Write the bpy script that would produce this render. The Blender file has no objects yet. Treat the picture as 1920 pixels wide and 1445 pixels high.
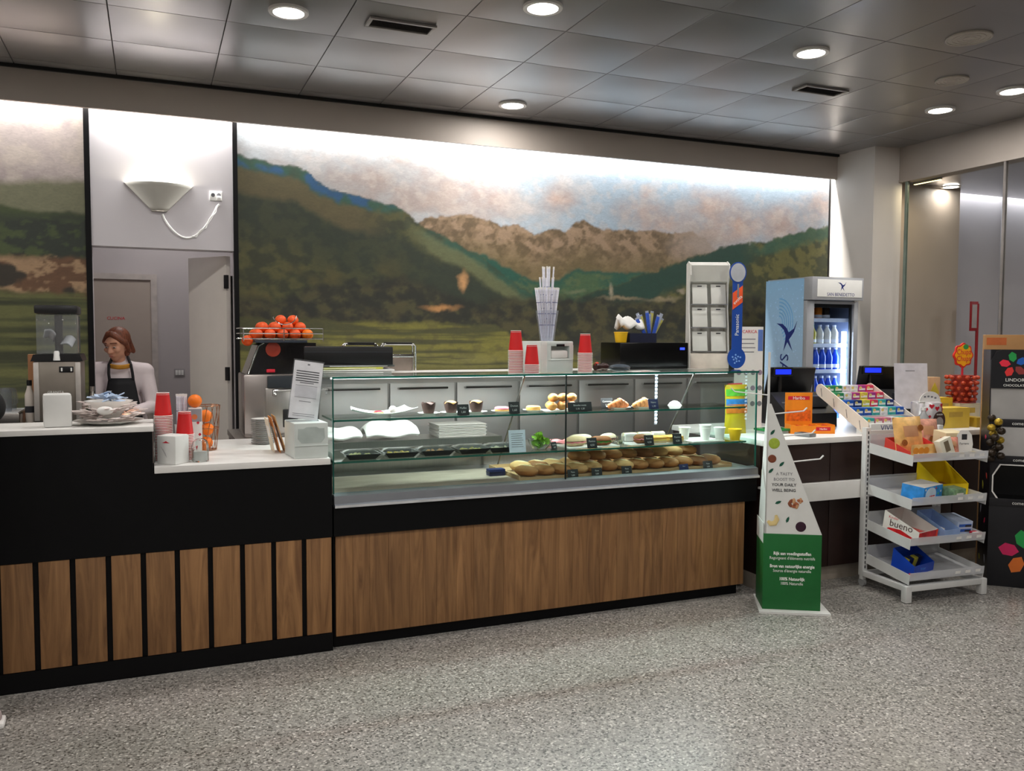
import bpy, bmesh, math, random
import numpy as np
from mathutils import Matrix, Vector
random.seed(7); np.random.seed(7)
PI = math.pi
scene = bpy.context.scene
COL = scene.collection

# ------------------------------------------------------------------ camera
YAW, PITCH, ROLL, FPX = math.radians(22.72), math.radians(-3.2136), math.radians(0.23), 1611.7
CAM = Vector((0, 0, 1.6))
_f = Vector((math.sin(YAW)*math.cos(PITCH), math.cos(YAW)*math.cos(PITCH), math.sin(PITCH)))
_r = Vector((math.cos(YAW), -math.sin(YAW), 0)); _u = _r.cross(_f)
_r, _u = _r*math.cos(ROLL)+_u*math.sin(ROLL), -_r*math.sin(ROLL)+_u*math.cos(ROLL)
cam_data = bpy.data.cameras.new('camera'); cam_data.sensor_fit = 'HORIZONTAL'
cam_data.sensor_width = 36; cam_data.lens = 36*FPX/1920; cam_data.clip_start = 0.05
cam = bpy.data.objects.new('camera', cam_data); COL.objects.link(cam)
cam.matrix_world = Matrix(((_r.x, _u.x, -_f.x, CAM.x), (_r.y, _u.y, -_f.y, CAM.y), (_r.z, _u.z, -_f.z, CAM.z), (0, 0, 0, 1)))
scene.camera = cam
def at(px, py, **k):
    """world point that a pixel of the 1920x1445 photograph shows on the plane x=, y= or z="""
    d = _r*((px-960)/FPX) - _u*((py-722.5)/FPX) + _f
    (a, val), = k.items(); i = 'xyz'.index(a)
    return CAM + d*((val-CAM[i])/d[i])

# ------------------------------------------------------------------ world, exposure, large lights
world = bpy.data.worlds.new('hall'); scene.world = world; world.use_nodes = True
world.node_tree.nodes['Background'].inputs[0].default_value = (0.9, 0.95, 1.0, 1)
world.node_tree.nodes['Background'].inputs[1].default_value = 0.0
scene.cycles.transparent_max_bounces = 40
vs = scene.view_settings
vs.view_transform = 'Standard'; vs.look = 'None'; vs.exposure = 0.0; vs.gamma = 1.0; vs.use_curve_mapping = False
HC = 3.35            # ceiling height
YW = 6.57            # face of the back wall
YS = 6.48            # face of the fascia above the mural
DOWNLIGHT_W, COVE_W, SHOW_W = 15.5, 50.0, 32.0
def area(name, loc, size, power, color=(1, 1, 1), rot=(0, 0, 0), spread=180, parent=None):
    d = bpy.data.lights.new(name, 'AREA'); d.energy = power; d.color = color; d.spread = math.radians(spread)
    if len(size) == 1: d.shape = 'DISK'; d.size = size[0]
    else: d.shape = 'RECTANGLE'; d.size, d.size_y = size
    o = bpy.data.objects.new(name, d); COL.objects.link(o); o.location = loc; o.rotation_euler = rot; o.parent = parent
    return o
area('cove_light_left', (-2.35, 6.54, 3.27), (3.9, .03), COVE_W*3.9, (1, .98, .95), (math.radians(12), 0, 0))
area('cove_light_door', (0.1, 6.54, 3.27), (.9, .03), COVE_W*.9, (1, .98, .95), (math.radians(12), 0, 0))
area('cove_light_right', (3.33, 6.54, 3.27), (5.4, .03), COVE_W*5.4, (1, .98, .95), (math.radians(12), 0, 0))
area('cove_light_side_room', (8.6, 6.54, 3.27), (2.9, .03), COVE_W*1.2, (.9, .95, 1), (math.radians(12), 0, 0))

# ------------------------------------------------------------------ materials
def s2l(c):
    out = []
    for v in c:
        v = v/255.0
        out.append(v/12.92 if v <= .04045 else ((v+.055)/1.055)**2.4)
    return tuple(out)+(1,)
MATS = {}
def mat(name, rgb=(128, 128, 128), rough=.5, metal=0, var=.12, scale=12, bump=0, emit=0, trans=0, ior=1.45, alpha=1, coat=0, spec=.5, tint=0, stretch=None, sss=0):
    if name in MATS: return MATS[name]
    m = bpy.data.materials.new(name); m.use_nodes = True; MATS[name] = m
    nt = m.node_tree; N = nt.nodes; L = nt.links; b = N['Principled BSDF']
    c = s2l(rgb)
    b.inputs['Base Color'].default_value = c; b.inputs['Roughness'].default_value = rough; b.inputs['Metallic'].default_value = metal
    b.inputs['Transmission Weight'].default_value = trans; b.inputs['IOR'].default_value = ior
    b.inputs['Coat Weight'].default_value = coat; b.inputs['Specular IOR Level'].default_value = spec
    b.inputs['Alpha'].default_value = alpha; b.inputs['Subsurface Weight'].default_value = sss
    if emit:
        b.inputs['Emission Color'].default_value = c; b.inputs['Emission Strength'].default_value = emit
    if var or bump or tint:
        tc = N.new('ShaderNodeTexCoord'); mp = N.new('ShaderNodeMapping')
        if stretch: mp.inputs['Scale'].default_value = stretch
        L.new(tc.outputs['Object'], mp.inputs['Vector'])
        nz = N.new('ShaderNodeTexNoise'); nz.inputs['Scale'].default_value = scale; nz.inputs['Detail'].default_value = 4
        L.new(mp.outputs['Vector'], nz.inputs['Vector'])
        mr = N.new('ShaderNodeMapRange'); mr.inputs['From Min'].default_value = .3; mr.inputs['From Max'].default_value = .7
        mr.inputs['To Min'].default_value = 1-var; mr.inputs['To Max'].default_value = 1+var
        L.new(nz.outputs['Fac'], mr.inputs['Value'])
        val = mr.outputs['Result']
        if tint:
            oi = N.new('ShaderNodeObjectInfo'); m2 = N.new('ShaderNodeMapRange')
            m2.inputs['To Min'].default_value = 1-tint; m2.inputs['To Max'].default_value = 1+tint
            L.new(oi.outputs['Random'], m2.inputs['Value'])
            mm = N.new('ShaderNodeMath'); mm.operation = 'MULTIPLY'; L.new(val, mm.inputs[0]); L.new(m2.outputs['Result'], mm.inputs[1]); val = mm.outputs[0]
        mx = N.new('ShaderNodeVectorMath'); mx.operation = 'SCALE'; mx.inputs[0].default_value = c[:3]
        L.new(val, mx.inputs['Scale']); L.new(mx.outputs['Vector'], b.inputs['Base Color'])
        if bump:
            bp = N.new('ShaderNodeBump'); bp.inputs['Strength'].default_value = bump; bp.inputs['Distance'].default_value = .004
            L.new(nz.outputs['Fac'], bp.inputs['Height']); L.new(bp.outputs['Normal'], b.inputs['Normal'])
    return m
def thin_glass(name, tint=(245, 252, 250), refl=1.5, rough=.0, haze=0):
    """sheet glass: see-through with a Fresnel reflection"""
    if name in MATS: return MATS[name]
    m = bpy.data.materials.new(name); m.use_nodes = True; MATS[name] = m
    nt = m.node_tree; N = nt.nodes; L = nt.links; N.remove(N['Principled BSDF'])
    t = N.new('ShaderNodeBsdfTransparent'); t.inputs[0].default_value = s2l(tint)
    g = N.new('ShaderNodeBsdfGlossy'); g.inputs['Roughness'].default_value = rough
    fr = N.new('ShaderNodeFresnel'); fr.inputs['IOR'].default_value = refl
    ge = N.new('ShaderNodeNewGeometry'); fm = N.new('ShaderNodeMath'); fm.operation = 'MULTIPLY'; inv = N.new('ShaderNodeMath'); inv.operation = 'SUBTRACT'; inv.inputs[0].default_value = 1; L.new(ge.outputs['Backfacing'], inv.inputs[1]); L.new(fr.outputs[0], fm.inputs[0]); L.new(inv.outputs[0], fm.inputs[1])   # the sheet reflects once, on its outer face
    mx = N.new('ShaderNodeMixShader'); L.new(fm.outputs[0], mx.inputs[0]); L.new(t.outputs[0], mx.inputs[1]); L.new(g.outputs[0], mx.inputs[2])
    out = mx
    if haze:
        df = N.new('ShaderNodeBsdfDiffuse'); df.inputs[0].default_value = (.8, .8, .8, 1)
        m2 = N.new('ShaderNodeMixShader'); m2.inputs[0].default_value = haze
        L.new(mx.outputs[0], m2.inputs[1]); L.new(df.outputs[0], m2.inputs[2]); out = m2
    L.new(out.outputs[0], N['Material Output'].inputs[0])
    return m
def wood(name, a, b_, tint=.12, axis='z'):
    if name in MATS: return MATS[name]
    m = bpy.data.materials.new(name); m.use_nodes = True; MATS[name] = m
    nt = m.node_tree; N = nt.nodes; L = nt.links; b = N['Principled BSDF']; b.inputs['Roughness'].default_value = .5
    tc = N.new('ShaderNodeTexCoord'); mp = N.new('ShaderNodeMapping'); mp.inputs['Scale'].default_value = (22, 22, 1.6) if axis == 'z' else (1.6, 22, 22)
    oi = N.new('ShaderNodeObjectInfo'); cmb = N.new('ShaderNodeCombineXYZ'); ml = N.new('ShaderNodeMath'); ml.operation = 'MULTIPLY'; ml.inputs[1].default_value = 37
    L.new(oi.outputs['Random'], ml.inputs[0]); L.new(ml.outputs[0], cmb.inputs[0]); L.new(ml.outputs[0], cmb.inputs[2])
    ad = N.new('ShaderNodeVectorMath'); L.new(tc.outputs['Object'], ad.inputs[0]); L.new(cmb.outputs[0], ad.inputs[1]); L.new(ad.outputs[0], mp.inputs['Vector'])
    nz = N.new('ShaderNodeTexNoise'); nz.inputs['Scale'].default_value = 1; nz.inputs['Detail'].default_value = 8; nz.inputs['Distortion'].default_value = 1.4; nz.inputs['Roughness'].default_value = .62
    L.new(mp.outputs['Vector'], nz.inputs['Vector'])
    cr = N.new('ShaderNodeValToRGB'); cr.color_ramp.elements[0].position = .3; cr.color_ramp.elements[1].position = .7
    cr.color_ramp.elements[0].color = s2l(a); cr.color_ramp.elements[1].color = s2l(b_)
    L.new(nz.outputs['Fac'], cr.inputs['Fac'])
    m2 = N.new('ShaderNodeMapRange'); m2.inputs['To Min'].default_value = 1-tint; m2.inputs['To Max'].default_value = 1+tint
    L.new(oi.outputs['Random'], m2.inputs['Value'])
    mx = N.new('ShaderNodeVectorMath'); mx.operation = 'SCALE'; L.new(cr.outputs['Color'], mx.inputs[0]); L.new(m2.outputs['Result'], mx.inputs['Scale'])
    L.new(mx.outputs['Vector'], b.inputs['Base Color'])
    return m
WHITE = mat('white_laminate', (232, 230, 226), .35, var=.03)
PLASTIC = mat('white_plastic', (225, 225, 222), .4, var=.03)
PAPER = mat('white_paper', (230, 228, 224), .8, var=.03)
BLACK = mat('black_laminate', (6, 6, 8), .55, var=.1, spec=.2)
BLACKP = mat('black_plastic', (20, 20, 22), .35, var=.1)
STEEL = mat('brushed_steel', (175, 170, 165), .28, 1, var=.06, scale=6, stretch=(40, 1, 1))
CHROME = mat('chrome', (215, 215, 215), .1, 1, var=.02)
ALU = mat('aluminium', (165, 168, 172), .35, 1, var=.04)
GLASS = thin_glass('display_glass')
EDGE = mat('green_glass_edge', (28, 105, 92), .15, var=.1, trans=.35)
CLEAR = mat('clear_glass', (245, 250, 250), .02, trans=1, var=0)
ACRYL = thin_glass('clear_acrylic', (238, 240, 242), 1.45, .05, .06)
INK = mat('dark_ink', (45, 45, 50), .7, var=.05)
GREYINK = mat('grey_ink', (120, 120, 125), .7, var=.05)
REDINK = mat('red_ink', (200, 30, 50), .6, var=.05)
WHITEINK = mat('white_ink', (235, 235, 230), .6, var=.02)
PORC = mat('porcelain', (235, 233, 228), .18, var=.02)
REDCUP = mat('red_cup_paper', (205, 22, 24), .5, var=.05)

# ------------------------------------------------------------------ mesh helpers
class MB:
    def __init__(s): s.v = []; s.f = []; s.M = Matrix.Identity(4)
    def at(s, loc=(0, 0, 0), rot=(0, 0, 0)):
        from mathutils import Euler
        s.M = Matrix.Translation(loc) @ Euler(rot).to_matrix().to_4x4(); return s
    def raw(s, vs, fs):
        n = len(s.v); s.v += [tuple(s.M @ Vector(v)) for v in vs]; s.f += [tuple(n+i for i in f) for f in fs]; return s
    def box(s, x0, x1, y0, y1, z0, z1, b=0):
        if b <= 0:
            vs = [(x, y, z) for z in (z0, z1) for y in (y0, y1) for x in (x0, x1)]
            return s.raw(vs, [(0, 2, 3, 1), (4, 5, 7, 6), (0, 1, 5, 4), (2, 6, 7, 3), (0, 4, 6, 2), (1, 3, 7, 5)])
        b = min(b, (x1-x0)*.49, (y1-y0)*.49, (z1-z0)*.49)
        bm = bmesh.new(); bmesh.ops.create_cube(bm, size=1)
        for v in bm.verts:
            v.co = Vector(((x0+x1)/2+v.co.x*(x1-x0), (y0+y1)/2+v.co.y*(y1-y0), (z0+z1)/2+v.co.z*(z1-z0)))
        bmesh.ops.bevel(bm, geom=bm.edges[:], offset=b, segments=2, affect='EDGES', profile=.6)
        bm.verts.index_update()
        s.raw([v.co for v in bm.verts], [[v.index for v in f.verts] for f in bm.faces]); bm.free(); return s
    def lathe(s, prof, n=20, c=(0, 0, 0)):
        vs = []; fs = []
        for r, z in prof:
            for k in range(n):
                a = 2*PI*k/n; vs.append((c[0]+r*math.cos(a), c[1]+r*math.sin(a), c[2]+z))
        for i in range(len(prof)-1):
            for k in range(n):
                k2 = (k+1) % n; fs.append((i*n+k, i*n+k2, (i+1)*n+k2, (i+1)*n+k))
        ring = prof[0] == prof[-1]
        if prof[0][0] > 1e-5 and not ring: fs.append(tuple(range(n))[::-1])
        if prof[-1][0] > 1e-5 and not ring: fs.append(tuple((len(prof)-1)*n+k for k in range(n)))
        return s.raw(vs, fs)
    def shell(s, prof, t, n=20, c=(0, 0, 0)):
        """open vessel: outer profile up, inner profile down"""
        inner = [(max(r-t, 1e-6), z) for r, z in prof][::-1]
        inner[-1] = (inner[-1][0], prof[0][1]+t)
        return s.lathe([(1e-6, prof[0][1])]+list(prof)+inner+[(1e-6, prof[0][1]+t)], n, c)
    def sphere(s, c, r, n=14, m=9):
        if not hasattr(r, '__len__'): r = (r, r, r)
        prof = [(math.sin(PI*i/m), -math.cos(PI*i/m)) for i in range(m+1)]
        vs = []; fs = []
        for p, z in prof:
            for k in range(n):
                a = 2*PI*k/n; vs.append((c[0]+r[0]*p*math.cos(a), c[1]+r[1]*p*math.sin(a), c[2]+r[2]*z))
        for i in range(m):
            for k in range(n):
                k2 = (k+1) % n; fs.append((i*n+k, i*n+k2, (i+1)*n+k2, (i+1)*n+k))
        return s.raw(vs, fs)
    def tube(s, pts, r, n=8, closed=False):
        P = [Vector(p) for p in pts]; m = len(P); vs = []; fs = []
        rr = r if hasattr(r, '__len__') else [r]*m
        ref = None
        for i in range(m):
            if closed: t = P[(i+1) % m]-P[i-1]
            else: t = P[min(i+1, m-1)]-P[max(i-1, 0)]
            t.normalize()
            if ref is None:
                ref = Vector((0, 0, 1)) if abs(t.z) < .9 else Vector((1, 0, 0))
                ref = t.cross(ref).normalized()
            ref = (ref-t*ref.dot(t)).normalized(); w = t.cross(ref)
            for k in range(n):
                a = 2*PI*k/n; vs.append(P[i]+(ref*math.cos(a)+w*math.sin(a))*rr[i])
        for i in range(m if closed else m-1):
            j = (i+1) % m
            for k in range(n):
                k2 = (k+1) % n; fs.append((i*n+k, i*n+k2, j*n+k2, j*n+k))
        if not closed: fs += [tuple(range(n))[::-1], tuple((m-1)*n+k for k in range(n))]
        return s.raw(vs, fs)
    def prism(s, poly, d0, d1, plane='xz'):
        """polygon extruded: plane xz -> along y, yz -> along x, xy -> along z"""
        n = len(poly); mk = {'xz': lambda p, d: (p[0], d, p[1]), 'yz': lambda p, d: (d, p[0], p[1]), 'xy': lambda p, d: (p[0], p[1], d)}[plane]
        vs = [mk(p, d0) for p in poly]+[mk(p, d1) for p in poly]
        fs = [tuple(range(n)), tuple(range(n, 2*n))[::-1]]+[(i, i+n, (i+1) % n+n, (i+1) % n) for i in range(n)]
        return s.raw(vs, fs)
    def grid(s, fn, nu, nv, flip=False):
        vs = [fn(i/nu, j/nv) for j in range(nv+1) for i in range(nu+1)]
        fs = [(j*(nu+1)+i, j*(nu+1)+i+1, (j+1)*(nu+1)+i+1, (j+1)*(nu+1)+i) for j in range(nv) for i in range(nu)]
        if flip: fs = [f[::-1] for f in fs]
        return s.raw(vs, fs)
    def mesh(s, name, m, fix=True):
        me = bpy.data.meshes.new(name); me.from_pydata(s.v, [], s.f); me.materials.append(m)
        if fix:
            bm = bmesh.new(); bm.from_mesh(me); bmesh.ops.recalc_face_normals(bm, faces=bm.faces[:]); bm.to_mesh(me); bm.free()
        me.polygons.foreach_set('use_smooth', [True]*len(me.polygons)); me.set_sharp_from_angle(angle=math.radians(38))
        me.update(); return me
    def build(s, name, m, parent=None, loc=(0, 0, 0), rz=0, fix=True):
        o = bpy.data.objects.new(name, s.mesh(name, m, fix)); COL.objects.link(o)
        o.parent = parent; o.location = loc; o.rotation_euler = (0, 0, rz); return o
def tag(o, label, cat, group=None):
    o['label'] = label; o['category'] = cat
    if group: o['group'] = group
    return o
def thing(name, label, cat, loc=(0, 0, 0), rz=0, group=None):
    o = bpy.data.objects.new(name, None); COL.objects.link(o); o.empty_display_size = .05
    o.location = loc; o.rotation_euler = (0, 0, rz); return tag(o, label, cat, group)
def struct(o): o['kind'] = 'structure'; return o
def copy_tree(o, parent=None):
    c = o.copy(); COL.objects.link(c); c.parent = parent
    for ch in o.children: copy_tree(ch, c)
    return c
def dup(o, loc, rz=0, label=None, group=None, rot=None):
    c = copy_tree(o); c.location = loc; c.rotation_euler = rot if rot else (0, 0, rz)
    if label: c['label'] = label
    if group: c['group'] = group
    return c
def share(src, parent=None, loc=(0, 0, 0), rot=(0, 0, 0), name=None):
    """another object with the same mesh"""
    o = bpy.data.objects.new(name or src.name.split('.')[0], src.data); COL.objects.link(o)
    o.parent = parent; o.location = loc; o.rotation_euler = rot; return o
def text(body, size, m, parent, loc, rot=(PI/2, 0, 0), name='lettering', align='CENTER', sx=1, bold=0):
    cu = bpy.data.curves.new(name, 'FONT'); cu.body = body; cu.size = size; cu.align_x = align; cu.align_y = 'CENTER'; cu.extrude = .0004; cu.offset = bold; cu.resolution_u = 2
    tmp = bpy.data.objects.new(name, cu); COL.objects.link(tmp)
    dg = bpy.context.evaluated_depsgraph_get(); me = bpy.data.meshes.new_from_object(tmp.evaluated_get(dg))
    bpy.data.objects.remove(tmp); bpy.data.curves.remove(cu)
    me.materials.clear(); me.materials.append(m)
    o = bpy.data.objects.new(name, me); COL.objects.link(o); o.parent = parent; o.location = loc; o.rotation_euler = rot; o.scale = (sx, 1, 1); return o
FACE_L = (PI/2, 0, -PI/2)
# ================================================================== THE ROOM
# ---- floor: terrazzo
def terrazzo():
    m = bpy.data.materials.new('terrazzo'); m.use_nodes = True; nt = m.node_tree; N = nt.nodes; L = nt.links; b = N['Principled BSDF']
    tc = N.new('ShaderNodeTexCoord')
    vo = N.new('ShaderNodeTexVoronoi'); vo.inputs['Scale'].default_value = 120; L.new(tc.outputs['Object'], vo.inputs['Vector'])
    sep = N.new('ShaderNodeSeparateColor'); L.new(vo.outputs['Color'], sep.inputs['Color'])
    cr = N.new('ShaderNodeValToRGB'); e = cr.color_ramp.elements
    e[0].position = 0; e[0].color = s2l((78, 77, 75)); e[1].position = 1; e[1].color = s2l((204, 202, 198))
    for p, c in ((.14, (108, 106, 103)), (.3, (142, 140, 137)), (.75, (154, 152, 148)), (.9, (174, 171, 167))):
        q = e.new(p); q.color = s2l(c)
    L.new(sep.outputs['Red'], cr.inputs['Fac'])
    nz = N.new('ShaderNodeTexNoise'); nz.inputs['Scale'].default_value = 1.6; nz.inputs['Detail'].default_value = 5; L.new(tc.outputs['Object'], nz.inputs['Vector'])
    cr2 = N.new('ShaderNodeValToRGB'); cr2.color_ramp.elements[0].position = .3; cr2.color_ramp.elements[1].position = .7
    cr2.color_ramp.elements[0].color = (.86, .85, .80, 1); cr2.color_ramp.elements[1].color = (1.0, .97, .95, 1)
    L.new(nz.outputs['Fac'], cr2.inputs['Fac'])
    mx = N.new('ShaderNodeMix'); mx.data_type = 'RGBA'; mx.blend_type = 'MULTIPLY'; mx.inputs[0].default_value = 1
    L.new(cr.outputs['Color'], mx.inputs[6]); L.new(cr2.outputs['Color'], mx.inputs[7]); L.new(mx.outputs[2], b.inputs['Base Color'])
    b.inputs['Roughness'].default_value = .3
    return m
struct(MB().box(-7, 13, -7, 9.6, -.1, 0).build('floor', terrazzo()))
PAINT = mat('wall_paint', (190, 184, 177), .7, var=.03, scale=3)
PAINTG = mat('grey_wall_paint', (176, 170, 170), .7, var=.03, scale=3)
FASC = mat('fascia_paint', (158, 149, 141), .6, var=.03, scale=3)
BEIGE = mat('beige_paint', (168, 154, 142), .6, var=.03, scale=3)
struct(MB().box(-7.1, -7, -7, 9.6, 0, 3.6).build('wall_left', PAINT))
struct(MB().box(-7, 13, -7.1, -7, 0, 3.6).build('wall_front', PAINT))
struct(MB().box(13, 13.1, -7, 9.6, 0, 3.6).build('wall_right', PAINT))
# ---- ceiling with metal tiles
TILE = mat('ceiling_metal', (140, 138, 137), .28, .6, var=.03, scale=2)
MATTB = mat('matt_black', (12, 11, 11), .8, var=.05)
ceil = struct(MB().box(-7, 13, -7, 6.5, HC+.012, HC+.1).build('ceiling', mat('ceiling_back', (60, 58, 56), .6)))
def tile_mesh(w, h):
    g = .0012
    def fn(u, v):
        x = -w/2+g+(w-2*g)*u; y = -h/2+g+(h-2*g)*v
        e = min(u, 1-u, v, 1-v)
        a, b_ = 2*u-1, 2*v-1
        z = .006 if e < .001 else -.0062*(1-a*a)*(1-b_*b_)
        return (x, y, z)
    U = [0, .004, .06, .2, .35, .5, .65, .8, .94, .996, 1]
    mb = MB(); n = len(U)
    mb.raw([fn(u, v) for v in U for u in U], [(j*n+i, (j+1)*n+i, (j+1)*n+i+1, j*n+i+1) for j in range(n-1) for i in range(n-1)])
    me = mb.mesh('ceiling_tile', TILE, fix=False); me.set_sharp_from_angle(angle=math.radians(20)); return me
T = .602; X0, Y0 = -.789, 5.732
cache = {}
for kx in range(-4, 13):
    for ky in range(-4, 2):
        xa, xb = X0+T*kx, min(X0+T*(kx+1), 6.37); ya, yb = Y0+T*ky, min(Y0+T*(ky+1), 6.455)
        if xb-xa < .05: continue
        key = (round(xb-xa, 3), round(yb-ya, 3))
        if key not in cache: cache[key] = tile_mesh(xb-xa, yb-ya)
        o = bpy.data.objects.new('ceiling_tile', cache[key]); COL.objects.link(o); o.parent = ceil
        o.location = ((xa+xb)/2, (ya+yb)/2, HC)
MB().box(-7, 13, -7, Y0-4*T, HC-.002, HC+.011).build('ceiling_plain_sheet', TILE, ceil)
trim = struct(MB().box(-7, 6.08, 6.458, 6.482, HC-.02, HC+.012).build('trim_1', MATTB))  # black strip between the ceiling tiles and the fascia
# ---- fascia, column, beam
struct(MB().box(-7, 6.08, YS, YS+.03, 3.12, HC+.01).build('wall_fascia', FASC))
struct(MB().box(6.08, 6.42, 6.02, 6.7, 0, HC+.01).build('wall_column', PAINT))
struct(MB().box(6.38, 6.62, -7, 6.02, 3.055, HC+.01).box(6.375, 6.40, -7, 6.02, 3.035, 3.055).build('wall_beam', FASC))
# ---- back wall with the doorway
XD0, XD1, ZD = -.369, .562, 2.215
DWP = mat('door_wall_paint', (200, 196, 200), .6, var=.02, scale=3)
struct(MB().box(-7, XD0, YW+.012, 6.72, 0, 3.6).build('wall_back', DWP))
struct(MB().box(XD0, XD1, YW, 6.72, ZD, 3.6).build('wall_over_door', DWP))
struct(MB().box(XD1, 6.1, YW+.012, 6.72, 0, 3.6).build('wall_back_right', DWP))
struct(MB().box(-.402, XD0+.002, YW-.02, YW+.03, 0, 3.34).build('trim_2', BLACK))
struct(MB().box(XD1-.002, .592, YW-.02, YW+.03, 0, 3.34).build('trim_3', BLACK))
struct(MB().box(6.058, 6.072, YW-.014, YW+.012, .9, 3.34).build('trim_4', MATTB))
# ---- painted murals
def fbm(X, Y, sc, seed, octs=4):
    r = np.random.RandomState(seed); out = np.zeros_like(X); amp = 1; tot = 0
    for o in range(octs):
        G = r.rand(64, 64); x = X*sc*(2**o); y = Y*sc*(2**o)
        xi = np.floor(x).astype(int); yi = np.floor(y).astype(int); fx = x-xi; fy = y-yi
        fx = fx*fx*(3-2*fx); fy = fy*fy*(3-2*fy)
        g = lambda a, b: G[(xi+a) % 64, (yi+b) % 64]
        out += amp*((g(0, 0)*(1-fx)+g(1, 0)*fx)*(1-fy)+(g(0, 1)*(1-fx)+g(1, 1)*fx)*fy); tot += amp; amp *= .55
    return out/tot
def lin(c): return np.array(s2l(c)[:3])
def px_of(x, z):
    """pixel columns/rows of points on the mural plane (used only to read the painting's outlines off the photograph)"""
    d = np.stack([x-CAM.x, np.full_like(x, YW-.01), z-CAM.z], -1)
    q = lambda a: d @ np.array(a)
    w = q(_f); return 960+FPX*q(_r)/w, 722.5-FPX*q(_u)/w
def mural(name, x0, x1, z0, z1, nu, nv, paint, label):
    xs = np.linspace(x0, x1, nu+1); zs = np.linspace(z0, z1, nv+1); X, Z = np.meshgrid(xs, zs)
    u, v = px_of(X, Z)
    w1 = fbm(X, Z, 6, 1)-.5; w2 = fbm(X, Z, 6, 2)-.5; w3 = fbm(X, Z, 22, 3)-.5; w4 = fbm(X, Z, 22, 4)-.5
    C = paint(u+w1*16+w3*9, v+w2*14+w4*8, X, Z)
    C = C*(0.90+.20*fbm(X*1.0, Z*1.6, 18, 9, 4))[..., None]
    root = thing(name, label, 'mural', ((x0+x1)/2, YW, z0))
    vs = np.stack([X-(x0+x1)/2, np.full_like(X, -.010), Z-z0], -1).reshape(-1, 3)
    idx = np.arange((nu+1)*(nv+1)).reshape(nv+1, nu+1)
    fs = np.stack([idx[:-1, :-1], idx[:-1, 1:], idx[1:, 1:], idx[1:, :-1]], -1).reshape(-1, 4)
    me = bpy.data.meshes.new('painting'); me.from_pydata(vs.tolist(), [], fs.tolist())
    at_ = me.color_attributes.new('paint', 'FLOAT_COLOR', 'POINT')
    rgba = np.ones((vs.shape[0], 4), np.float32); rgba[:, :3] = np.clip(C.reshape(-1, 3), 0, 1); at_.data.foreach_set('color', rgba.ravel())
    m = bpy.data.materials.get('mural_paint')
    if not m:
        m = bpy.data.materials.new('mural_paint'); m.use_nodes = True; N = m.node_tree.nodes; L = m.node_tree.links; b = N['Principled BSDF']
        a = N.new('ShaderNodeAttribute'); a.attribute_name = 'paint'; b.inputs['Roughness'].default_value = .62
        tc = N.new('ShaderNodeTexCoord'); mp = N.new('ShaderNodeMapping'); mp.inputs['Scale'].default_value = (18, 1, 40); nz = N.new('ShaderNodeTexNoise'); nz.inputs['Detail'].default_value = 5; nz.inputs['Scale'].default_value = 1.3; nz.inputs['Distortion'].default_value = 1.5
        L.new(tc.outputs['Object'], mp.inputs[0]); L.new(mp.outputs[0], nz.inputs['Vector'])
        mr = N.new('ShaderNodeMapRange'); mr.inputs['From Min'].default_value = .3; mr.inputs['From Max'].default_value = .7; mr.inputs['To Min'].default_value = .90; mr.inputs['To Max'].default_value = 1.10
        sc = N.new('ShaderNodeVectorMath'); sc.operation = 'SCALE'; L.new(nz.outputs['Fac'], mr.inputs[0]); L.new(a.outputs['Color'], sc.inputs[0]); L.new(mr.outputs[0], sc.inputs['Scale'])
        L.new(sc.outputs[0], b.inputs['Base Color'])
    me.materials.append(m); o = bpy.data.objects.new('painting', me); COL.objects.link(o); o.parent = root
    MB().box(-(x1-x0)/2, (x1-x0)/2, -.0095, .010, 0, z1-z0).build('panel_board', BLACK, root)
    return root
def line(u, pts):
    p = np.array(pts, float); return np.interp(u, p[:, 0], p[:, 1])
def over(C, mask, col, soft=None):
    m = np.clip(mask, 0, 1)[..., None]; return C*(1-m)+m*col
def sm(x, w=6.0): return np.clip(x/w+.5, 0, 1)
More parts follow.
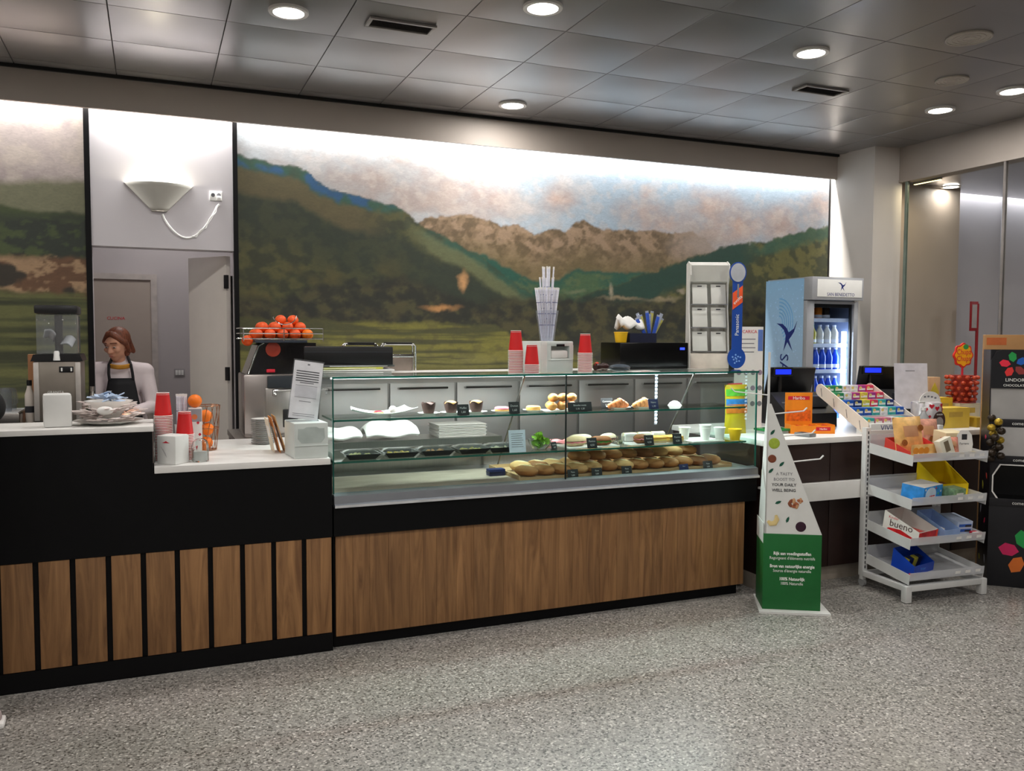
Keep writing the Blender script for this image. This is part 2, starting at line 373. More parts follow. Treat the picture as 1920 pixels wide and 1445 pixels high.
def paint_main(u, v, X, Z):
    n1 = fbm(X, Z, 1.6, 11); n2 = fbm(X+5, Z, 4, 12); n3 = fbm(X, Z*1.5, 9, 13); n5 = fbm(X*.8+Z*.5, Z-X*.3, 14, 15); n4 = fbm(X*.22, Z*5, 5, 14)
    C = np.ones(u.shape+(3,))*lin((168, 176, 182))
    C = over(C, sm(u-1000, 300)*.85, lin((146, 164, 180)))
    cl = fbm(X*.7, Z*1.3, 2.6, 21, 5)
    C = over(C, sm(cl-.48, .2)*sm(980-u, 300)*sm(v-270, 60), lin((160, 148, 142)))
    C = over(C, sm(cl-.58, .12)*sm(980-u, 300)*.8, lin((186, 176, 170)))
    for cx, cy, r in ((1050, 372, 30), (1195, 398, 36), (1245, 418, 40), (1330, 384, 42), (1400, 424, 50), (1480, 420, 48), (1320, 440, 50), (1540, 380, 36), (1215, 362, 16)):
        d = np.sqrt(((u-cx)/1.35)**2+(v-cy)**2)/r
        C = over(C, np.clip(1.2-d, 0, 1)*np.clip(.35+1.3*(n2-.3), 0, 1), lin((166, 142, 130)))
        C = over(C, np.clip(.9-d, 0, 1)*sm(n3-.52, .15)*.7, lin((186, 164, 152)))
    for cx, cy, r in ((720, 352, 60), (830, 352, 64), (640, 318, 50), (900, 372, 50), (560, 290, 60), (780, 385, 40)):
        d = np.sqrt(((u-cx)/1.5)**2+(v-cy)**2)/r
        C = over(C, np.clip(1.15-d, 0, 1)*np.clip(.25+1.3*(n2-.3), 0, 1), lin((156, 138, 130)))
    C = over(C, sm(n5-.6, .12)*.35*sm(v-280, 60), lin((188, 178, 172)))
    # brown mountains
    top = line(u, [(770, 432), (800, 410), (820, 404), (880, 404), (905, 412), (945, 420), (965, 419), (1000, 440), (1035, 428), (1062, 432), (1078, 418), (1095, 414), (1120, 428), (1170, 436), (1210, 432), (1300, 438), (1345, 470), (1420, 520)])
    mk = sm(v-top, 4)*sm(1325-u, 50)
    C = over(C, mk, lin((112, 92, 68)))
    C = over(C, mk*sm(n2-.5, .2)*.7, lin((128, 106, 82)))
    n6 = fbm(X*1.2-Z*.8, Z*1.1+X*.5, 20, 41, 4)
    C = over(C, mk*sm(n6-.54, .1)*.5, lin((140, 116, 90)))
    C = over(C, mk*sm(.44-n6, .1)*.55, lin((84, 70, 48)))
    C = over(C, mk*sm(.44-n5, .1)*.4, lin((86, 72, 50)))
    C = over(C, mk*sm(n5-.58, .08)*.75, lin((152, 128, 104)))
    C = over(C, mk*sm(v-top-55, 50)*.8, lin((98, 86, 54)))
    C = over(C, mk*sm(v-top-55, 50)*sm(n5-.52, .1)*.5, lin((114, 98, 64)))
    mist = np.clip(1.15-np.sqrt(((u-1310)/62)**2+((v-458)/36)**2), 0, 1)
    C = over(C, mist*.9, lin((150, 136, 126)))
    # teal lower slopes in the middle
    t2 = line(u, [(880, 470), (930, 490), (1000, 528), (1040, 526), (1080, 505), (1130, 510), (1200, 512), (1300, 520)])
    C = over(C, sm(v-t2, 6)*sm(u-860, 30), lin((26, 76, 62)))
    C = over(C, sm(v-t2-6, 6)*sm(u-1040, 40)*sm(n2-.4, .2), lin((62, 88, 58)))
    C = over(C, sm(v-t2-6, 6)*sm(n5-.56, .1)*.6, lin((84, 96, 60)))
    # left hill
    hl = line(u, [(430, 286), (470, 298), (520, 308), (560, 312), (590, 338), (640, 362), (690, 374), (740, 384), (765, 402), (800, 428), (850, 452), (885, 474), (930, 505), (970, 540), (1010, 560), (1090, 580)])
    hk = sm(v-hl, 5); d = v-hl
    C = over(C, hk, lin((52, 56, 30)))
    C = over(C, hk*sm(n1-.5, .3)*.7, lin((64, 64, 34)))
    C = over(C, hk*sm(n5-.55, .12)*.5, lin((84, 82, 42)))
    C = over(C, hk*sm(.45-n5, .1)*.6, lin((34, 40, 26)))
    C = over(C, hk*sm(150-d, 60)*sm(d-50, 20)*sm(960-u, 60)*.7, lin((32, 44, 32)))
    C = over(C, hk*sm(v-500, 60)*sm(n2-.5, .14)*sm(760-u, 80)*.8, lin((78, 72, 36)))
    C = over(C, hk*sm(d-18, 8)*sm(66-d, 14)*sm(700-u, 70)*.9, lin((84, 76, 48)))
    C = over(C, hk*sm(20-d, 10)*sm(n2-.36, .15)*.9, lin((34, 76, 62)))
    C = over(C, hk*sm(17-d, 10)*sm(n2-.5, .08)*sm(720-u, 60), lin((28, 74, 112)))
    C = over(C, hk*sm(u-780, 60)*sm(d-12, 10)*sm(42-d, 12)*.85, lin((92, 98, 66)))
    C = over(C, hk*sm(u-800, 60)*sm(d-44, 10)*.75, lin((36, 46, 34)))
    # right hill
    hr = line(u, [(960, 600), (1030, 578), (1090, 556), (1150, 536), (1210, 516), (1280, 492), (1340, 470), (1400, 455), (1440, 452), (1500, 438), (1560, 420)])
    rk = sm(v-hr, 5); d = v-hr
    C = over(C, rk, lin((72, 74, 38)))
    C = over(C, rk*sm(n5-.52, .12)*.6, lin((100, 96, 50)))
    C = over(C, rk*sm(.46-n5, .1)*.7, lin((44, 50, 30)))
    C = over(C, rk*sm(46-d+30*(n2-.5), 14)*sm(1410-u, 40), lin((24, 58, 46)))
    C = over(C, rk*sm(24-d, 12)*sm(u-1410, 30)*sm(n2-.38, .1)*.8, lin((42, 80, 62)))
    C = over(C, rk*sm(d-85, 50)*sm(1440-u, 90)*.8, lin((48, 50, 36)))
    C = over(C, rk*sm(d-110, 60)*sm(u-1400, 60)*.6, lin((54, 58, 36)))
    # valley trees, village and meadow
    tv = line(u, [(430, 552), (520, 566), (600, 530), (760, 522), (830, 548), (900, 570), (1000, 556), (1100, 556), (1250, 562), (1420, 562), (1560, 590)])
    C = over(C, sm(v-tv+20*(n3-.5), 16)*.92, lin((38, 40, 28)))
    C = over(C, sm(v-tv-8, 14)*sm(n3-.5, .14)*.75, lin((56, 52, 32)))
    C = over(C, sm(v-tv-8, 14)*sm(n5-.58, .1)*.5, lin((78, 74, 42)))
    C = over(C, sm(v-tv, 10)*sm(.42-n5, .1)*.7, lin((24, 28, 22)))
    for cx, cy, a, b_, c in ((868, 526, 8, 18, (186, 140, 92)), (826, 577, 36, 6, (166, 120, 72)), (1165, 558, 40, 4, (130, 118, 92)), (1240, 562, 34, 5, (136, 124, 96)), (1142, 545, 4, 14, (150, 140, 118)), (1275, 548, 7, 4, (140, 130, 110)), (1078, 545, 22, 4, (96, 104, 76))):
        C = over(C, np.clip(1.3-np.sqrt(((u-cx)/a)**2+((v-cy)/b_)**2), 0, 1)*(.5+n3), lin(c))
    md = line(u, [(430, 598), (600, 602), (700, 606), (860, 608), (930, 614), (1000, 645), (1080, 668), (1200, 690), (1560, 700)])
    mm = sm(v-md, 10)
    C = over(C, mm, lin((86, 86, 36)))
    C = over(C, mm*sm(n4-.5, .14)*.8, lin((112, 108, 46)))
    C = over(C, mm*sm(.45-n4, .1)*.75, lin((56, 58, 36)))
    C = over(C, mm*sm(n5-.6, .1)*.4, lin((60, 58, 36)))
    C = over(C, sm(v-md-60, 30)*sm(n4-.48, .12)*.6, lin((116, 114, 68)))
    return C
def paint_side(u, v, X, Z):
    n2 = fbm(X+3, Z, 5, 32); n3 = fbm(X, Z*1.6, 11, 33); n4 = fbm(X*.22, Z*5, 5, 34); cl = fbm(X*.8, Z*1.3, 3.0, 35)
    C = np.ones(u.shape+(3,))*lin((178, 166, 162))
    C = over(C, sm(cl-.5, .2), lin((156, 144, 142))); C = over(C, sm(n2-.6, .1)*.5, lin((196, 184, 172)))
    C = over(C, sm(v-338, 18), lin((108, 108, 84)))
    C = over(C, sm(v-line(u, [(-800, 380), (-200, 372), (0, 384), (60, 396), (160, 402)]), 8), lin((58, 70, 36)))
    C = over(C, sm(v-405, 20)*sm(n3-.3, .1), lin((36, 44, 34))); C = over(C, sm(v-420, 20)*sm(n3-.6, .1), lin((62, 74, 40)))
    C = over(C, sm(v-482-20*(n2-.5), 10), lin((92, 64, 42))); C = over(C, sm(v-482, 10)*sm(n3-.55, .1), lin((150, 122, 92))); C = over(C, sm(v-482, 10)*sm(.42-n2, .08), lin((44, 38, 28)))
    C = over(C, sm(v-545-.08*u, 10), lin((66, 70, 38))); C = over(C, sm(v-550, 10)*sm(n4-.52, .1), lin((88, 90, 50))); C = over(C, sm(v-550, 10)*sm(.42-n4, .06), lin((46, 50, 28)))
    return C
mural('landscape_mural', .592, 6.06, .9, 3.34, 560, 250, paint_main, 'wide painted mural of brown peaks above a green valley behind the pastry display')
mural('meadow_mural', -3.6, -.402, .9, 3.34, 300, 230, paint_side, 'painted mural of dark trees, rocks and meadow behind the blender and upturned jars')

# ---- room behind the doorway
struct(MB().box(-1.2, .40, 8.3, 8.4, 0, 3.2).box(.72, 1.4, 8.3, 8.4, 0, 3.2).box(.40, .72, 8.3, 8.4, 2.15, 3.2).build('wall_store_back', PAINTG))
struct(MB().box(-1.3, -1.2, 6.72, 9.5, 0, 3.2).build('wall_store_left', PAINTG))
struct(MB().box(1.4, 1.5, 6.72, 9.5, 0, 3.2).build('wall_store_right', PAINTG))
struct(MB().box(.2, 1.4, 9.4, 9.5, 0, 3.2).build('wall_store_far', PAINTG))
struct(MB().box(-1.3, 1.5, 6.72, 9.5, 3.2, 3.28).build('ceiling_store', PAINTG))
d1 = struct(MB().box(-.52, .0, 8.265, 8.30, 0, 2.09).build('door_1', mat('store_door', (166, 154, 144), .55, var=.02)))
MB().box(0, .05, 8.25, 8.3, 0, 2.14).box(-.57, -.52, 8.25, 8.3, 0, 2.14).box(-.52, 0, 8.25, 8.3, 2.09, 2.14).build('door_frame', mat('store_frame', (178, 170, 164), .5), d1)
text('CUCINA', .038, REDINK, d1, (-.285, 8.263, 1.75), name='sign_lettering')
d2 = struct(MB().box(-.405, 0, -.042, 0, .01, 2.19, .002).build('door_2', mat('white_door', (214, 208, 200), .45, var=.02)))
d2.location = (.548, 6.735, 0); d2.rotation_euler = (0, 0, math.radians(-52))
for z in (.35, 1.32, 2.0):
    MB().box(-.012, .02, -.055, -.035, z-.05, z+.05, .002).build('hinge', BLACKP, d2)
MB().tube([(-.36, -.05, 1.05), (-.36, -.09, 1.05), (-.26, -.09, 1.05)], .009).build('door_handle', STEEL, d2)
area('store_ceiling_lamp_offscreen', (.15, 7.5, 3.15), (.5, .5), 14, (1, .96, .95))   # the lit back room's own lamp, out of sight above the door head
sw = thing('light_switch', 'small grey wall switch beside the door in the back room', 'switch', (.225, 8.3, 1.27))
MB().box(-.045, .045, -.008, 0, -.035, .035, .003).build('plate', mat('switch_grey', (150, 146, 146), .5), sw)
for k in (-1, 0, 1): MB().box(k*.024-.010, k*.024+.010, -.012, -.008, -.022, .022, .002).build('rocker', PLASTIC, sw)

# ---- room beyond the glass partition
struct(MB().box(6.42, 13, YW, 6.7, 0, 3.6).build('wall_side_back', mat('side_wall_panel', (178, 172, 176), .45, var=.03, scale=2)))
struct(MB().box(6.42, 7.5, 6.3, YW, 0, 3.3).build('wall_side_pier', BEIGE))
struct(MB().box(7.5, 13, YS, YS+.03, 3.115, 3.5).build('wall_side_fascia', FASC))
struct(MB().box(6.62, 13, -7, YS, 3.10, 3.16).build('ceiling_side', TILE))
for k, x in enumerate((7.52, 8.45, 9.4)):
    struct(MB().box(x-.008, x+.008, YW-.006, YW+.002, 0, 3.3).build('trim_%d' % (5+k), GREYINK))
win = struct(MB().box(6.395, 6.405, 4.965, 5.93, 0, 3.04).build('window_1', thin_glass('partition_glass', (246, 247, 246), 1.22)))
MB().box(6.388, 6.412, 5.93, 5.955, 0, 3.04).build('glass_edge', mat('partition_edge', (120, 135, 125), .3, trans=.2), win)
win2 = struct(MB().box(6.395, 6.405, 2.0, 4.945, 0, 3.04).build('window_2', MATS['partition_glass']))
MB().box(6.385, 6.415, 4.945, 4.965, 0, 3.04).build('glazing_bar', mat('bar_grey', (128, 122, 118), .4, .3), win2)
st = thing('strip_light', 'slim warm strip light at the head of the glass partition', 'light', (6.585, 5.885, 3.035))
MB().box(-.012, .012, -.15, .15, 0, .021).build('housing', ALU, st)
MB().box(-.010, .010, -.145, .145, -.004, 0).build('lamp', mat('strip_warm', (255, 226, 150), .5, emit=5, var=0), st)
area('strip_light_beam', (0, 0, -.01), (.02, .28), 4, (1, .85, .55), parent=st)
# ================================================================== CEILING FITTINGS AND WALL LAMP
DL_E = mat('downlight_lens', (255, 250, 240), .4, emit=22, var=0)
def downlight(loc, label, group=None, off=''):
    t = thing('downlight'+off, label, 'light', loc, 0, group)
    MB().lathe([(.082, -.004), (.104, -.004), (.106, 0), (.106, .016), (.08, .016), (.082, -.004)], 32).build('trim_ring', mat('downlight_ring', (215, 212, 208), .3, var=.02), t)
    MB().lathe([(1e-6, .003), (.083, .003), (.083, .0055), (1e-6, .0055)], 32).build('lens'+off, DL_E, t)
    area('downlight_beam'+off, (0, 0, -.008), (.16,), DOWNLIGHT_W, (1, .96, .92), spread=180, parent=t)
    return t
vis = [((.709, 4.819), 'lit downlight in the ceiling tile next to the slatted vent and above the bar ledge'),
       ((1.937, 4.225), 'lit downlight in the ceiling above the straws on the pastry display'),
       ((2.529, 6.051), 'lit downlight close to the fascia throwing a patch of light on it'),
       ((3.739, 4.229), 'lit downlight on its own in front of the ceiling vent near the drinks fridge'),
       ((5.562, 4.874), 'lit downlight above the tills beside the small round ceiling speaker'),
       ((5.603, 4.304), 'lit downlight nearest the beam over the glass partition')]
for (x, y), lb in vis: downlight((x, y, HC-.016), lb)
for x in (-5, -2.6, -.4, 1.8, 4.0):
    for y in (-4.5, -1.8, .6, 2.4):
        downlight((x+(.3 if y > 0 else 0), y, HC-.016), 'lit downlight in the hall ceiling away from the bar', 'hall downlights', '_offscreen')
for x, y in ((-1.4, 4.8), (-3.6, 4.8)): downlight((x, y, HC-.016), 'lit downlight over the far end of the bar', 'bar end downlights', '_offscreen')
tl = thing('downlight', 'lit downlight in the dark ceiling behind the glass partition', 'light', (7.25, 6.2, 3.086))
MB().lathe([(.07, -.004), (.09, -.004), (.09, .006), (.07, .006), (.07, -.004)], 24).build('trim_ring', MATS['downlight_ring'], tl)
MB().lathe([(1e-6, .0), (.071, .0), (.071, .003), (1e-6, .003)], 24).build('lens', DL_E, tl)
area('downlight_beam', (0, 0, -.008), (.13,), 2.2, (1, .97, .92), parent=tl)
for x_, y_ in ((7.6, 3.6), (9.6, 4.6), (8.6, 1.8), (11, 3)):
    dl = thing('downlight_offscreen', 'lit downlight in the side room ceiling out past the glass', 'light', (x_, y_, 3.092), 0, 'side room downlights'); MB().lathe([(.07, -.004), (.09, -.004), (.09, .006), (.07, .006), (.07, -.004)], 24).build('trim_ring', MATS['downlight_ring'], dl); MB().lathe([(1e-6, .0), (.071, .0), (.071, .003), (1e-6, .003)], 24).build('lens_offscreen', DL_E, dl); area('downlight_beam_offscreen', (0, 0, -.008), (.16,), 17, (1, .97, .95), parent=dl)
GRILLE = mat('grille_cream', (176, 168, 158), .5, var=.06, scale=60)
for x, y, r, lb in ((4.398, 3.671, .125, 'large round cream ceiling speaker'), (5.01, 4.303, .105, 'smaller round ceiling speaker between the downlights')):
    t = thing('ceiling_speaker', lb, 'speaker', (x, y, HC-.010))
    MB().lathe([(r-.012, -.006), (r-.004, -.008), (r, -.004), (r, .004), (r-.012, .004), (r-.012, -.006)], 32).build('bezel', GRILLE, t)
    mb = MB().lathe([(1e-6, -.004), (r-.012, -.003), (r-.012, 0), (1e-6, 0)], 32); mb.build('grille', GRILLE, t)
    for k in range(3): MB().lathe([(r*(.25+.22*k), -.0055), (r*(.25+.22*k)+.004, -.0055), (r*(.25+.22*k)+.004, -.003), (r*(.25+.22*k), -.003), (r*(.25+.22*k), -.0055)], 28).build('grille_rib', GRILLE, t)
for x, y, lb in ((1.32, 4.79, 'slatted rectangular vent in the ceiling above the bar'), (4.37, 4.84, 'slatted rectangular vent in the ceiling before the drinks fridge')):
    t = thing('ceiling_vent', lb, 'vent', (x, y, HC-.010))
    MB().box(-.19, .19, -.075, -.055, -.008, .004, .002).box(-.19, .19, .055, .075, -.008, .004, .002).box(-.19, -.17, -.055, .055, -.008, .004, .002).box(.17, .19, -.055, .055, -.008, .004, .002).build('frame', mat('vent_frame', (150, 146, 142), .4, .3), t)
    MB().box(-.17, .17, -.055, .055, .002, .004).build('backing', MATTB, t)
    for k in range(7): MB().at((0, -.045+.015*k, -.002), (math.radians(35), 0, 0)).box(-.168, .168, -.0055, .0055, -.0006, .0006).build('slat', mat('vent_slat', (70, 66, 64), .5, .3), t)
# wall lamp over the doorway
t = thing('wall_lamp', 'white half-bowl uplighter on the wall above the doorway', 'lamp', (.065, YW, 2.47))
def sh(u, v):
    a = PI*u; r = .05+.175*v; return (-math.cos(a)*r, -math.sin(a)*(.045+.085*v), .185*v)
mb = MB().grid(sh, 28, 8)
o = mb.build('lamp_shade', mat('lamp_plaster', (176, 174, 166), .6, var=.03), t)
md = o.modifiers.new('thick', 'SOLIDIFY'); md.thickness = .006
MB().prism([(-.05+.1*k/10*1.0, 0) for k in range(2)] + [(.05, -.002), (-.05, -.002)], -.04, 0, 'xz').build('base_plate', MATS['lamp_plaster'], t)
MB().sphere((0, -.035, .10), (.018, .018, .025)).build('bulb', mat('warm_bulb', (255, 236, 170), .4, emit=6, var=0), t)
d = bpy.data.lights.new('bulb_glow', 'POINT'); d.energy = 2.2; d.color = (1, .93, .7); d.shadow_soft_size = .03
o = bpy.data.objects.new('bulb_glow', d); COL.objects.link(o); o.parent = t; o.location = (0, -.06, .16)
sk = thing('wall_socket', 'white double socket on the wall beside the uplighter', 'socket', (.442, YW, 2.60))
MB().box(-.043, .043, -.012, 0, -.034, .034, .004).build('plate', PLASTIC, sk)
for s in (-1, 1): MB().lathe([(.014, 0.0), (.014, .005), (.011, .005), (.011, .001)], 14).build('outlet', GREYINK, sk, (s*.02, -.0115, .006)).rotation_euler = (PI/2, 0, 0)
MB().box(.004, .036, -.032, -.012, -.03, -.002, .004).build('cover', PLASTIC, sk)
cd = thing('lamp_cord', 'white twisted cord looping from the uplighter to the wall socket', 'cord', (.065, YW, 2.45))
pts = []
for k in range(41):
    s = k/40; x = .02+.38*s; z = -.0-.185*math.sin(PI*min(1, s*1.05))**.8*(1-.25*s)+.09*s**3
    pts.append((x, -.013-.006*math.sin(s*9), z))
MB().tube(pts, .007, 8).build('cable', PLASTIC, cd)
pts2 = [(p[0]+.006*math.sin(k*.9), p[1]-.004, p[2]+.012*math.cos(k*.9)-.004) for k, p in enumerate(pts[20:])]
MB().tube(pts2, .004, 6).build('spare_loop', PLASTIC, cd)
# ================================================================== BAR COUNTER
YC = 4.32
OAK = wood('oak_planks', (104, 70, 40), (160, 117, 74), .12)
cnt = thing('bar_counter', 'black bar counter with upright oak planks between black strips', 'counter', (0, YC, 0))
MB().box(-2.6, -.006, .016, .36, .0, 1.155).box(-.006, .826, .016, .36, 0, .958).build('carcass', BLACK, cnt)
MB().box(-2.6, -.006, 0, .016, .587, 1.155).box(-.006, .826, 0, .016, .587, .958).build('front_panel', BLACK, cnt)
MB().box(-2.6, .826, .002, .016, 0, .092).build('plinth', BLACK, cnt)
pl = None
for k in range(-13, 9):
    x = -.499+.148*k+.148/2
    if pl is None:
        pl = MB().box(-.062, .062, .003, .016, .095, .585, .0012).build('plank', OAK, cnt, (x, 0, 0))
    else: share(pl, cnt, (x, 0, 0))
tag(MB().box(-2.62, 0, -.19, .20, -.025, 0, .003).build('worktop', WHITE, loc=(0, YC+.185, 1.18)), 'narrow white raised ledge along the tall end of the bar', 'worktop')
tag(MB().box(.0, .818, -.51, .5, -.032, 0, .003).build('worktop', WHITE, loc=(0, YC+.50, .99)), 'lower wide white worktop stepping down beside the pastry display', 'worktop')

# ================================================================== PASTRY DISPLAY
XA, XB = .838, 3.478; ZT = 1.398; ZU, ZL, ZK = 1.172, .957, .79
dc = thing('pastry_display', 'long glass pastry display case on an oak plank base with black band', 'display case', (0, YC, 0))
MB().box(XA-.004, 3.40, .03, .80, .065, .74).build('base_body', BLACK, dc)
MB().box(XA-.004, XB-.01, .0, .03, .587, .735).build('black_band', BLACK, dc)
MB().box(XA, 3.36, .045, .75, 0, .065).build('plinth', BLACK, dc)
x = XA+.006; ws = []
rr = random.Random(3)
while x < 3.385:
    w = min(rr.choice((.075, .088, .1, .112)), 3.388-x)
    if w > .02: MB().box(x+.0004, x+w-.0004, .012, .03, .066, .585, .0006).build('plank', OAK, dc)
    x += w
MB().prism([(-.012, .735), (-.012, .748), (.0, .752), (.004, .792), (.05, .802), (.05, .735)], XA, XB, 'yz').build('aluminium_rail', mat('silver_rail', (150, 154, 160), .4, .8, var=.03), dc)
MB().box(XA, XB, -.016, -.011, .734, .746).build('rail_lip', mat('rail_lip_white', (215, 216, 218), .35, .3), dc)
MB().box(XA, XB, .05, .80, .74, ZK).build('deck', mat('steel_deck', (150, 146, 142), .4, .7, var=.06, scale=9), dc)
MB().box(XA+.01, 1.90, .10, .60, ZK, ZK+.003).build('deck_liner', mat('pale_wood_liner', (156, 134, 122), .6, var=.16, scale=5, stretch=(1, 5, 1)), dc)
MB().box(XA, XB, .775, .80, ZK, .93).build('rear_rail', STEEL, dc)
for a, b_ in ((XA+.004, 2.149), (2.155, XB-.004)):
    MB().box(a, b_, .026, .032, .80, ZT-.014).build('front_pane', GLASS, dc)
MB().box(XA, XA+.006, .04, .62, .80, ZT-.014).build('side_pane', GLASS, dc)
MB().box(XB-.006, XB, .04, .62, .80, ZT-.014).build('side_pane', GLASS, dc)
for x in (XA-.002, XB-.006): MB().box(x, x+.006, .024, .034, .80, ZT-.012).build('pane_edge', EDGE, dc)
MB().box(2.149, 2.155, .024, .034, .765, ZT-.012).build('pane_joint', mat('dark_joint', (25, 35, 35), .3), dc)
MB().box(XA-.004, XB+.004, .022, .42, ZT-.012, ZT-.001).build('top_pane', GLASS, dc)
MB().box(XA-.004, XB+.004, .014, .0215, ZT-.012, ZT-.001).build('top_edge', EDGE, dc)
MB().box(XA-.004, XB-.06, .42, .74, ZT-.018, ZT-.001).build('top_shelf_board', WHITE, dc)
for nm, z, y0, y1 in (('upper_shelf', ZU, .07, .40), ('lower_shelf', ZL, .06, .56)):
    s = MB().box(XA+.012, XB-.05, y0+.003, y1, z-.008, z).build(nm, GLASS, dc)
    MB().box(XA+.012, XB-.05, y0, y0+.003, z-.009, z+.0005).build('shelf_edge', EDGE, s)
    MB().box(XA+.012, XA+.015, y0, y1, z-.009, z+.0005).build('shelf_edge', EDGE, s)
    for x in (XA+.02, 2.13, XB-.06): MB().lathe([(.009, -.012), (.009, .004)], 12, (x, y0+.05, z-.006)).build('shelf_clip', CHROME, s)
for x in (1.96, 3.12):
    MB().tube([(x, .60, ZK), (x+.01, .20, ZT-.02)], .0055, 8).build('shelf_strut', mat('strut_steel', (110, 106, 104), .3, .8), dc)
for z, p in ((ZT-.024, 1.0),):
    tb = MB().box(XA+.03, XB-.07, .235, .245, z, z+.008).build('light_tube', mat('led_tube', (255, 255, 255), .4, emit=5, var=0), dc)
    area('light_tube_beam', ((XA+XB)/2, .24, z-.004), (XB-XA-.15, .012), SHOW_W*p, (.97, .98, 1), parent=dc)
lt = MB().box(3.095, 3.115, .60, .606, 1.02, 1.37).build('led_strip', GREYINK, dc)
ld = None
for k in range(14):
    if ld is None: ld = MB().box(3.098, 3.112, .595, .600, 0, .012).build('led', mat('led_cold', (225, 240, 255), .4, emit=9, var=0), lt, (0, 0, 1.03))
    else: share(ld, lt, (0, 0, 1.03+.0245*k))
# steel back units behind the display
bu = thing('back_unit', 'stainless steel back unit with doors and bar handles behind the pastry display', 'cabinet', (2.05, 5.95, 0))
MB().box(-1.02, 2.5, 0, .55, 0, 1.31).build('body', mat('unit_steel', (150, 146, 144), .35, .75, var=.08, scale=3), bu)
for k in range(7):
    d = MB().box(-1.0+.5*k, -.52+.5*k, -.018, 0, .1, 1.27, .003).build('door', mat('unit_door', (165, 160, 158), .32, .7, var=.08, scale=3), bu)
    MB().tube([(-.94+.5*k, -.018, 1.235), (-.94+.5*k, -.042, 1.235), (-.58+.5*k, -.042, 1.235), (-.58+.5*k, -.018, 1.235)], .008).build('handle', CHROME, d)
MB().box(-1.03, 2.51, -.02, .56, 1.31, 1.335, .003).build('top_slab', STEEL, bu)

# ------------------------------------------------------------------ food and plates in the display
def on(px, py, z): p = at(px, py, z=z); return (p.x, p.y, z)
CAKE = mat('sponge_brown', (96, 54, 28), .8, var=.25, scale=60, bump=.4)
TOPN = mat('muffin_top', (205, 150, 80), .8, var=.25, scale=70, bump=.5)
DARKPAPER = mat('muffin_paper', (58, 34, 26), .7, var=.1)
def muffin(loc, top, label):
    t = thing('muffin', label, 'muffin', loc)
    MB().lathe([(1e-6, 0), (.026, 0), (.036, .048), (.030, .05), (1e-6, .05)], 16).build('cake', CAKE, t)
    mb = MB(); n = 20
    vs = []; fs = []
    for j in range(4):
        for k in range(n):
            a = 2*PI*k/n; s = j/3; r = (.0275+.012*s)*(1+.06*math.sin(a*5)*s); vs.append((r*math.cos(a), r*math.sin(a), .001+.05*s+(.016*abs(math.sin(a*2)) if j == 3 else 0)))
    for j in range(3):
        for k in range(n): fs.append((j*n+k, j*n+(k+1) % n, (j+1)*n+(k+1) % n, (j+1)*n+k))
    mb.raw(vs, fs).build('wrapper', DARKPAPER, t)
    MB().sphere((0, 0, .05), (.036, .036, .022 if top is TOPN else .015)).build('crown', top, t)
    return t
def saucer(loc, label, r=.06, group='white dessert plates on the upper glass shelf'):
    return tag(MB().shell([(r*.55, 0), (r*.62, .004), (r, .012)], .0025, 28).build('plate', PORC, loc=loc), label, 'plate', group)
PU = ZU+.0006; PP = PU+.0035
DARKTOP = mat('chocolate_top', (70, 34, 24), .7, var=.3, scale=70, bump=.5)
YU = YC+.19
def ux(px, y, z=1.18): p = at(px, 768, y=y); return p.x
for px, top, lb, pl_ in ((804, DARKTOP, 'dark chocolate muffin in a brown paper wrapper', 'white plate under the dark chocolate muffin'),
                         (846, TOPN, 'golden topped muffin between the dark muffin and a price tag', 'white plate under the golden muffin beside the dark one'),
                         (893, TOPN, 'golden brown muffin just behind the first black price tag', 'white plate under the golden brown muffin by the price tag')):
    y = YU+.01; x = ux(px, y); saucer((x, y, PU), pl_, .062); muffin((x, y, PP), top, lb)
PINK = mat('pink_icing', (224, 120, 140), .5, var=.08); DOUGH = mat('golden_dough', (212, 160, 84), .7, var=.15, scale=40, bump=.2)
def donut(loc, m, label, R=.03, r=.014):
    t = thing('doughnut', label, 'doughnut', loc)
    pts = [(R*math.cos(2*PI*k/24), R*math.sin(2*PI*k/24), r*.95) for k in range(24)]
    MB().tube(pts, r, 10, True).build('ring', DOUGH, t)
    MB().tube([(p[0], p[1], p[2]+.004) for p in pts], r*.93, 10, True).build('icing', m, t)
for px, m, lb, pl_ in ((941, PINK, 'pink iced doughnut on a white plate', 'white plate under the pink iced doughnut'), (1000, DOUGH, 'plain golden doughnut on a white plate near the buns', 'white plate under the plain golden doughnut')):
    y = YU; x = ux(px, y); saucer((x, y, PU), pl_, .062); donut((x, y, PP), m, lb)
y = YU+.06; x = ux(702, y)
dsh = MB().grid(lambda u, v: ((u-.5)*.36*(1-.15*v), (v-.5)*.17, .003+.03*(2*u-1)**2+.012*(2*v-1)**2), 16, 8).build('oval_dish', PORC, loc=(x+.04, y, PU))
dsh.modifiers.new('thick', 'SOLIDIFY').thickness = .004
tag(dsh, 'wide white boat-shaped dish at the end of the upper shelf', 'dish')
rt = thing('tartlet', 'small red fruit tartlet on the boat-shaped dish', 'tart', (x+.02, y-.01, PU+.0078))
MB().lathe([(1e-6, 0), (.026, 0), (.032, .012), (.028, .012), (1e-6, .01)], 16).build('crust', DOUGH, rt); MB().sphere((0, 0, .011), (.028, .028, .009)).build('filling', mat('red_berry', (176, 20, 34), .25, var=.2, scale=80), rt)
gl = MB().sphere((0, 0, .021), (.022, .022, .021)).build('sugar_ball', mat('sugar_grey', (186, 176, 174), .5, var=.05), loc=(x+.10, y-.005, PU+.0095)); tag(gl, 'round pale sugar ball on the boat-shaped dish', 'cake')
